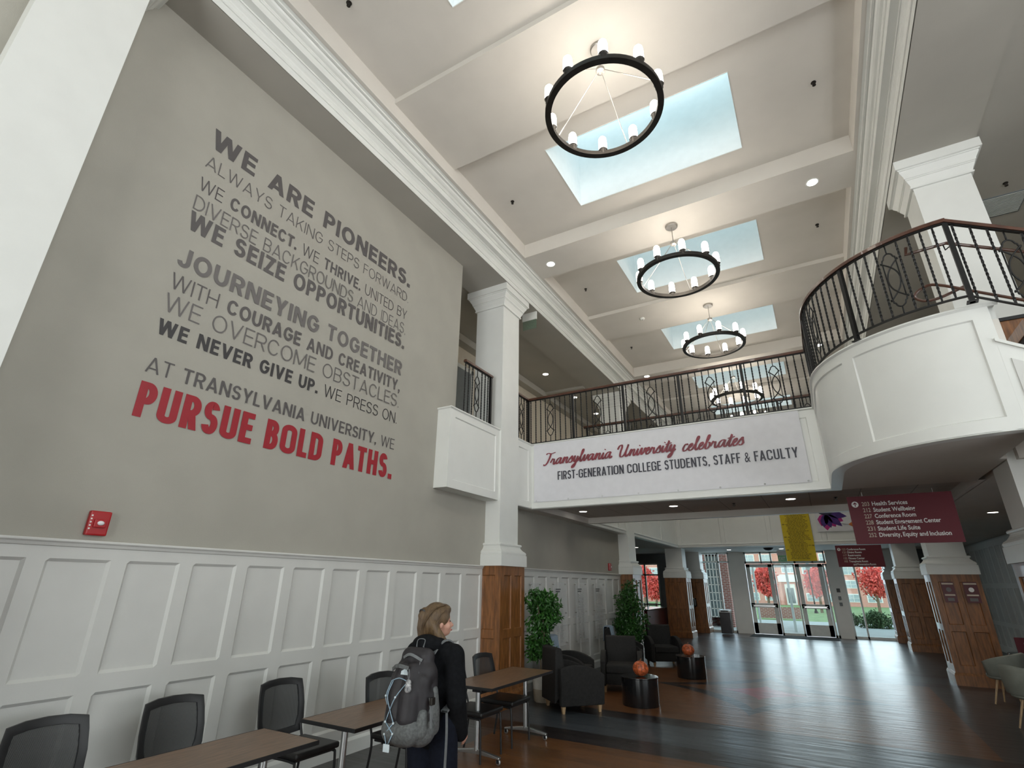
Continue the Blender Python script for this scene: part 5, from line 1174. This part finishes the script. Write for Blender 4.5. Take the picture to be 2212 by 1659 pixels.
t = thing('cafe_counter', 'dark red cafe counter left of the third column', 'counter', (-5.9, 20.5, 0)); MB().box(-.35, .35, -1.4, 1.4, 0, .98).build('body', mat('dark_red_laminate', (.07, .008, .008), .4, noise=.1), t, bevel=.01); MB().box(-.4, .4, -1.45, 1.45, .98, 1.02).build('worktop', 'drum', t, bevel=.005)

# ------------------------------------------------------------------ the student and the backpack
PX, PY, PH = -2.67, 3.5, R(92)
def chain(mb, pts, rad, n=12):
    P = [Vector(p) for p in pts]
    for i in range(len(P)-1):
        d = (P[i+1]-P[i]).length; k = max(2, int(d/.02))
        for j in range(k+1):
            t = j/k; r = rad[i]*(1-t)+rad[i+1]*t; mb.ball(P[i].lerp(P[i+1], t), r, n, 8)
def blob(mb, c, r, M=None): mb.ball(c, r, 16, 12, M)
person = thing('person', 'person with dark blonde hair, black fleece and navy trousers walking away with a backpack', 'person', (PX, PY, 0), PH)
HR = rotz(R(-36))
def hd(x, y, z):
    v = HR @ Vector((x, y, z-1.50)); return (v.x+.015, v.y, v.z+1.50)
legs = [((0.0, .09, .86), (.03, .095, .48), (-.02, .10, .09)), ((0.0, -.09, .86), (.07, -.095, .49), (.16, -.10, .10))]
armR = [(-.01, -.175, 1.30), (-.03, -.225, 1.02), (.09, -.185, .83)]
armL = [(-.01, .175, 1.30), (0, .235, 1.02), (.14, .20, .86)]
b = MB()
blob(b, hd(-.005, 0, 1.535), (.098, .076, .105), HR); blob(b, hd(.045, 0, 1.475), (.052, .052, .062), HR); blob(b, hd(.07, 0, 1.445), (.026, .030, .022), HR)
chain(b, [hd(.088, 0, 1.525), hd(.112, 0, 1.495)], [.010, .015]); blob(b, hd(.096, 0, 1.462), (.012, .022, .010), HR)
for s_ in (-1, 1): blob(b, hd(-.005, s_*.076, 1.505), (.020, .009, .032), HR); blob(b, hd(.055, s_*.035, 1.49), (.035, .028, .03), HR)
chain(b, [(.0, 0, 1.45), (-.015, 0, 1.34)], [.052, .058])
chain(b, [(-.01, 0, 1.30), (.0, 0, 1.12), (0, 0, .95)], [.11, .11, .12]); chain(b, [(0, -.14, 1.30), (0, .14, 1.30)], [.06, .06])
for a in (armR, armL): chain(b, a, [.045, .036, .026])
for l in legs:
    chain(b, l, [.075, .052, .036]); f = l[2]; chain(b, [(f[0]-.03, f[1], .045), (f[0]+.13, f[1], .03)], [.035, .028])
def hand(mb, w, s_, fwd=Vector((.55, .12, -.83))):
    w = Vector(w); fwd = Vector((fwd.x, fwd.y*s_, fwd.z)).normalized(); side = Vector((.75, 0, .5)); side = (side-fwd*side.dot(fwd)).normalized(); inn = fwd.cross(side)*(1 if s_ > 0 else -1)
    chain(mb, [w, w+fwd*.075], [.024, .033])
    for k, L in enumerate((.062, .072, .068, .052)):
        o = w+fwd*.08+side*(.026-.018*k); chain(mb, [o, o+fwd*L*.5+inn*.006, o+fwd*L*.85+inn*.028], [.009, .0085, .007], 8)
    o = w+fwd*.03+side*.03; chain(mb, [o, o+side*.022+fwd*.03, o+side*.02+fwd*.058+inn*.012], [.012, .010, .008], 8)
hand(b, armR[2], -1); hand(b, armL[2], 1)
body = remesh(b.build('body', 'skin', person, fix=False), .008, 4, .5)
for s_ in (-1, 1): MB().ball(hd(.078, s_*.030, 1.525), (.009, .010, .007), 12, 8).build('eye', 'bronze', person, smooth='full')
b = MB(); b.ball(hd(.104, 0, 1.462), (.008, .024, .007), 12, 6, HR); b.build('lips', mat('lips', (.4, .14, .13), .5, noise=.05), person, smooth='full')
# jacket
b = MB(); chain(b, [(-.015, 0, 1.27), (.0, 0, 1.12), (.01, 0, .98), (.01, 0, .84)], [.135, .135, .145, .155])
chain(b, [(-.01, -.135, 1.30), (-.01, .135, 1.30)], [.085, .085]); chain(b, [(0, -.07, .86), (0, .07, .86)], [.13, .13]); chain(b, [(0, -.05, 1.1), (0, .05, 1.1)], [.135, .135])
for a in (armR, armL):
    w = Vector(a[1]).lerp(Vector(a[2]), 1.22); chain(b, [a[0], a[1], w], [.082, .074, .058])
chain(b, [(-.02, 0, 1.33), (-.01, 0, 1.395)], [.10, .075])
blob(b, (-.12, .0, 1.375), (.08, .125, .068)); blob(b, (-.06, .07, 1.385), (.07, .05, .05)); blob(b, (-.05, -.07, 1.375), (.07, .05, .05))
remesh(b.build('fleece_jacket', 'jacket', person, fix=False), .011, 7, .6)
# trousers
b = MB(); chain(b, [(0, -.06, .84), (0, .06, .84)], [.135, .135])
for l in legs: e = Vector(l[2])+Vector((-.01, 0, -.03)); chain(b, [l[0], l[1], e], [.118, .088, .070])
remesh(b.build('trousers', 'pants', person, fix=False), .012, 6, .6)
for l in legs:
    f = l[2]; b = MB(); chain(b, [(f[0]-.05, f[1], .05), (f[0]+.06, f[1], .05), (f[0]+.15, f[1], .038)], [.045, .046, .036]); b.box(f[0]-.10, f[0]+.18, f[1]-.042, f[1]+.042, .002, .022); remesh(b.build('shoe', 'shoe', person, fix=False), .007, 3)
# hair: half gathered at the crown, long lengths down the back and over the right shoulder
b = MB(); blob(b, hd(-.022, 0, 1.555), (.110, .093, .108), HR); blob(b, hd(-.06, 0, 1.51), (.085, .092, .10), HR); blob(b, hd(.035, 0, 1.605), (.06, .068, .045), HR)
chain(b, [hd(-.118, .01, 1.60), hd(-.135, .012, 1.565)], [.026, .030])
chain(b, [hd(-.13, .01, 1.57), hd(-.125, .02, 1.48), hd(-.10, .03, 1.41)], [.030, .040, .028])
for s_, x1 in ((1, -.02), (-1, .03)): chain(b, [hd(-.06, s_*.070, 1.50), hd(-.05+x1*.5, s_*.082, 1.44), hd(x1, s_*.095, 1.36), hd(x1+.02, s_*.10, 1.30)], [.038, .036, .028, .010])
chain(b, [hd(-.10, .0, 1.47), hd(-.11, .02, 1.40), hd(-.115, .03, 1.37)], [.055, .045, .020]); chain(b, [hd(-.02, -.085, 1.45), hd(.03, -.10, 1.37), hd(.075, -.10, 1.29)], [.026, .028, .010])
hair = remesh(b.build('hair', 'hair', person, fix=False), .008, 4, .5)
rnd = random.Random(4); b = MB()
for k in range(120):
    s_ = rnd.choice((-1, 1)); u = rnd.random(); a0 = rnd.uniform(.2, 1)
    P = [hd(.045-.05*u, s_*.055*a0, 1.645-.02*u), hd(-.06, s_*.088*a0, 1.618), hd(-.115, s_*.075*a0, 1.55), hd(-.128-.02*rnd.random(), s_*.06*a0+.01, 1.48), hd(-.13, s_*.05*a0+.02, 1.37+rnd.uniform(-.03, .03))]
    if k % 3 == 0: P = [hd(.02, s_*.085, 1.60), hd(-.035, s_*.104, 1.55), hd(-.05, s_*.106, 1.47), hd(-.02+.03*u, s_*.112, 1.39), hd(.0+.05*u, s_*.115, 1.31)]
    b.tube(catmull(P, 4), .0028, 4)
b.build('hair_strands', 'hair', person, smooth='full')
MB().lathe([(.028, -.008), (.035, 0), (.028, .008)], n=14, M=Matrix.Translation(hd(-.128, .01, 1.583)) @ Matrix.Rotation(R(60), 4, 'Y')).build('hair_tie', 'black', person)

pack = thing('backpack', 'charcoal and heather-grey backpack with pale blue cords worn on the back of the person', 'backpack', (PX, PY, 0), PH)
def PK(x, y, z): return (-.155-x, y, z)     # x outward from the wearer's back
b = MB()
def rbox(mb, c, h, r, M=None):  # rounded block for remeshing
    for sx in (-1, 1):
        for sy in (-1, 1): chain(mb, [(c[0]+sx*(h[0]-r), c[1]+sy*(h[1]-r), c[2]-h[2]+r), (c[0]+sx*(h[0]-r), c[1]+sy*(h[1]-r), c[2]+h[2]-r)], [r, r])
    mb.box(c[0]-h[0]+r*.3, c[0]+h[0]-r*.3, c[1]-h[1]+r*.3, c[1]+h[1]-r*.3, c[2]-h[2]+r*.3, c[2]+h[2]-r*.3)
chain(b, [PK(.06, -.07, 1.30), PK(.06, .07, 1.30)], [.065, .065]); chain(b, [PK(.07, -.075, 1.20), PK(.07, .075, 1.20)], [.095, .095])
chain(b, [PK(.085, -.075, 1.05), PK(.085, .075, 1.05)], [.105, .105]); chain(b, [PK(.09, -.08, .93), PK(.09, .08, .93)], [.105, .105]); rbox(b, PK(.085, 0, 1.02), (.10, .165, .20), .06)
chain(b, [PK(.15, -.04, 1.22), PK(.19, -.05, 1.08), PK(.20, -.05, .95)], [.06, .075, .075]); chain(b, [PK(.15, .04, 1.22), PK(.19, .05, 1.08), PK(.20, .05, .95)], [.06, .075, .075])
remesh(b.build('main_body', 'packdark', pack, fix=False), .010, 8, .6)
b = MB(); chain(b, [PK(.10, -.09, .875), PK(.10, .09, .875)], [.108, .108]); chain(b, [PK(.19, -.06, .875), PK(.19, .06, .875)], [.092, .092]); chain(b, [PK(.07, 0, .86), PK(.17, 0, .86)], [.09, .09])
remesh(b.build('base_panel', 'packgrey', pack, fix=False), .010, 6, .6)
for s_ in (-1, 1):
    b = MB(); chain(b, [PK(.04, s_*.135, .88), PK(.06, s_*.145, .98), PK(.05, s_*.145, 1.10)], [.058, .058, .034]); chain(b, [PK(.15, s_*.125, .88), PK(.15, s_*.135, .97)], [.06, .04]); remesh(b.build('side_pocket', 'packgrey', pack, fix=False), .009, 5, .5)
    b = MB(); P = catmull([PK(-.0, s_*.075, 1.315), PK(-.08, s_*.09, 1.385), PK(-.17, s_*.105, 1.385), PK(-.262, s_*.11, 1.30), PK(-.285, s_*.12, 1.17), PK(-.23, s_*.165, 1.03), PK(-.06, s_*.17, .95)], 6)
    w = .028; vs = []
    for i, p in enumerate(P): vs += [p+Vector((0, -w, .0)), p+Vector((0, w, 0)), p+Vector((-.004, w, .012)), p+Vector((-.004, -w, .012))]
    b.add(vs, [(4*i+k, 4*i+(k+1) % 4, 4*i+4+(k+1) % 4, 4*i+4+k) for i in range(len(P)-1) for k in range(4)]); b.build('shoulder_strap', 'strap', pack, smooth=True)
def ribbon(P, w, th, name, m_, wd=Vector((0, 1, 0))):
    P = catmull(P, 5); b = MB(); vs = []
    for i, p in enumerate(P):
        t_ = (P[min(i+1, len(P)-1)]-P[max(i-1, 0)]).normalized(); s_ = (wd-t_*wd.dot(t_)).normalized(); n_ = s_.cross(t_)
        vs += [p-s_*w-n_*th, p+s_*w-n_*th, p+s_*w+n_*th, p-s_*w+n_*th]
    b.add(vs, [(4*i+k, 4*i+(k+1) % 4, 4*i+4+(k+1) % 4, 4*i+4+k) for i in range(len(P)-1) for k in range(4)]+[(0, 1, 2, 3), tuple(len(vs)-1-k for k in range(4))]); return b.build(name, m_, pack, smooth=True)
ribbon([PK(.04, -.03, 1.36), PK(.02, -.03, 1.41), PK(.02, .03, 1.41), PK(.04, .03, 1.36)], .012, .002, 'haul_loop', 'strap', Vector((1, 0, 0)))
ribbon([PK(.10, -.062, 1.30), PK(.16, -.095, 1.22), PK(.16, -.118, 1.10)], .010, .0025, 'zip', 'strap', Vector((1, 0, 0)))
ribbon([PK(.115, .09, 1.295), PK(.15, .0, 1.325), PK(.13, -.09, 1.29)], .009, .0025, 'zip', 'strap', Vector((0, 0, 1)))
ribbon([PK(.225, -.05, 1.25), PK(.245, .03, 1.262), PK(.20, .11, 1.23)], .012, .003, 'trim_strip', 'packgrey', Vector((0, 0, 1)))
ribbon([PK(.13, -.178, 1.07), PK(.14, -.198, 1.00), PK(.15, -.212, .90)], .012, .002, 'compression_strap', 'strap', Vector((1, 0, 0)))
b = MB().box(*sorted((PK(.115, 0, 0)[0], PK(.155, 0, 0)[0])), -.212, -.188, 1.03, 1.075); b.build('buckle', 'bronze', pack, bevel=.004)
ribbon([PK(-.06, -.19, .95), PK(-.05, -.205, .80), PK(-.045, -.205, .55)], .013, .0015, 'waist_strap', 'strap', Vector((1, 0, 0)))
# front cords
XO = .282
def co(y, z, o=0): return PK(XO+o-.9*max(0, z-1.08)*.55-abs(y)*.12, y, z)
b = MB()
for P in ([co(-.055, 1.17), co(.02, 1.185), co(.085, 1.165)], [co(.085, 1.165), co(.09, 1.08), co(.07, 1.03)], [co(.07, 1.165), co(.075, 1.08), co(.03, .98)], [co(-.055, 1.17), co(0, 1.08), co(.05, .99)], [co(.05, .99), co(.075, .93)], [co(.03, .98), co(-.0, .93)],
          [co(.075, .93), co(.0, .87)], [co(-.0, .93), co(.075, .86)], [co(.0, .87), co(.04, .80)], [co(.075, .86), co(.05, .80)]):
    b.tube(catmull(P, 4) if len(P) > 2 else P, .0032, 6)
b.build('cord', 'cord', pack, smooth='full')
for (y, z) in ((-.055, 1.17), (.0, 1.08), (.09, 1.08), (.075, .93), (-.0, .93), (.0, .87), (.075, .86)): MB().ball(co(y, z, .002), .0075, 10, 6).build('cord_stopper', 'tag', pack, smooth='full')
b = MB(); b.box(*sorted((co(0, .8)[0], co(0, .8)[0]-.008)), .015, .065, .765, .81); b.build('cord_tag', 'tag', pack, bevel=.003)
# pale stitched logo patch: block with three quarter-arc stripes
Mx = Matrix.Translation(co(-.01, 1.222, .006)) @ Matrix.Rotation(R(-90), 4, 'Z') @ Matrix.Rotation(R(-16), 4, 'X')
b = MB(); n = 8; P = [(-.030, -.016), (.030, -.016)]+[(.030-.034+.034*math.cos(a), -.016+.036*math.sin(a)) for a in [PI/2*k/n for k in range(n+1)]]+[(-.030, .006)]
b.add([Mx @ Vector((x, 0, z)) for x, z in P], [tuple(range(len(P)))]); b.build('logo_patch', 'tag', pack, fix=False)
b = MB()
for r in (.012, .020, .028):
    vs = []
    for k in range(n+1):
        a = PI/2*k/n
        for q in (-.0011, .0011): vs.append(Mx @ Vector((-.004+(r+q)*math.cos(a), -.0008, -.014+(r+q)*math.sin(a))))
    b.add(vs, [(2*i, 2*i+1, 2*i+3, 2*i+2) for i in range(n)])
b.build('logo_stripes', 'slate', pack, fix=False)
t = thing('key_charm', 'fuzzy white and grey charm hanging from the zip of the backpack', 'key charm', tuple((Matrix.Translation((PX, PY, 0)) @ rotz(PH)) @ Vector(PK(.275, -.095, 1.155))))
b = MB(); chain(b, [(0, 0, .018), (0, 0, -.02)], [.020, .023]); b.build('case', mat('white_fuzzy_case', (.6, .6, .6), .9, col2=(.12, .12, .13), nscale=45, bump=.5, bscale=90), t, smooth='full')
b = MB(); b.tube([(0, 0, .03), (.006, .0, .06), (.0, .0, .10)], .002, 6); b.tube([(0, 0, .03), (-.008, .0, .06), (.0, .0, .10)], .002, 6); b.build('lanyard', 'strap', t)
# ------------------------------------------------------------------ 'only once' tidy: nothing may keep generated suffix words
for o in COL.objects:
    if o.type == 'MESH' and not o.data.materials: o.data.materials.append(M_['white'])
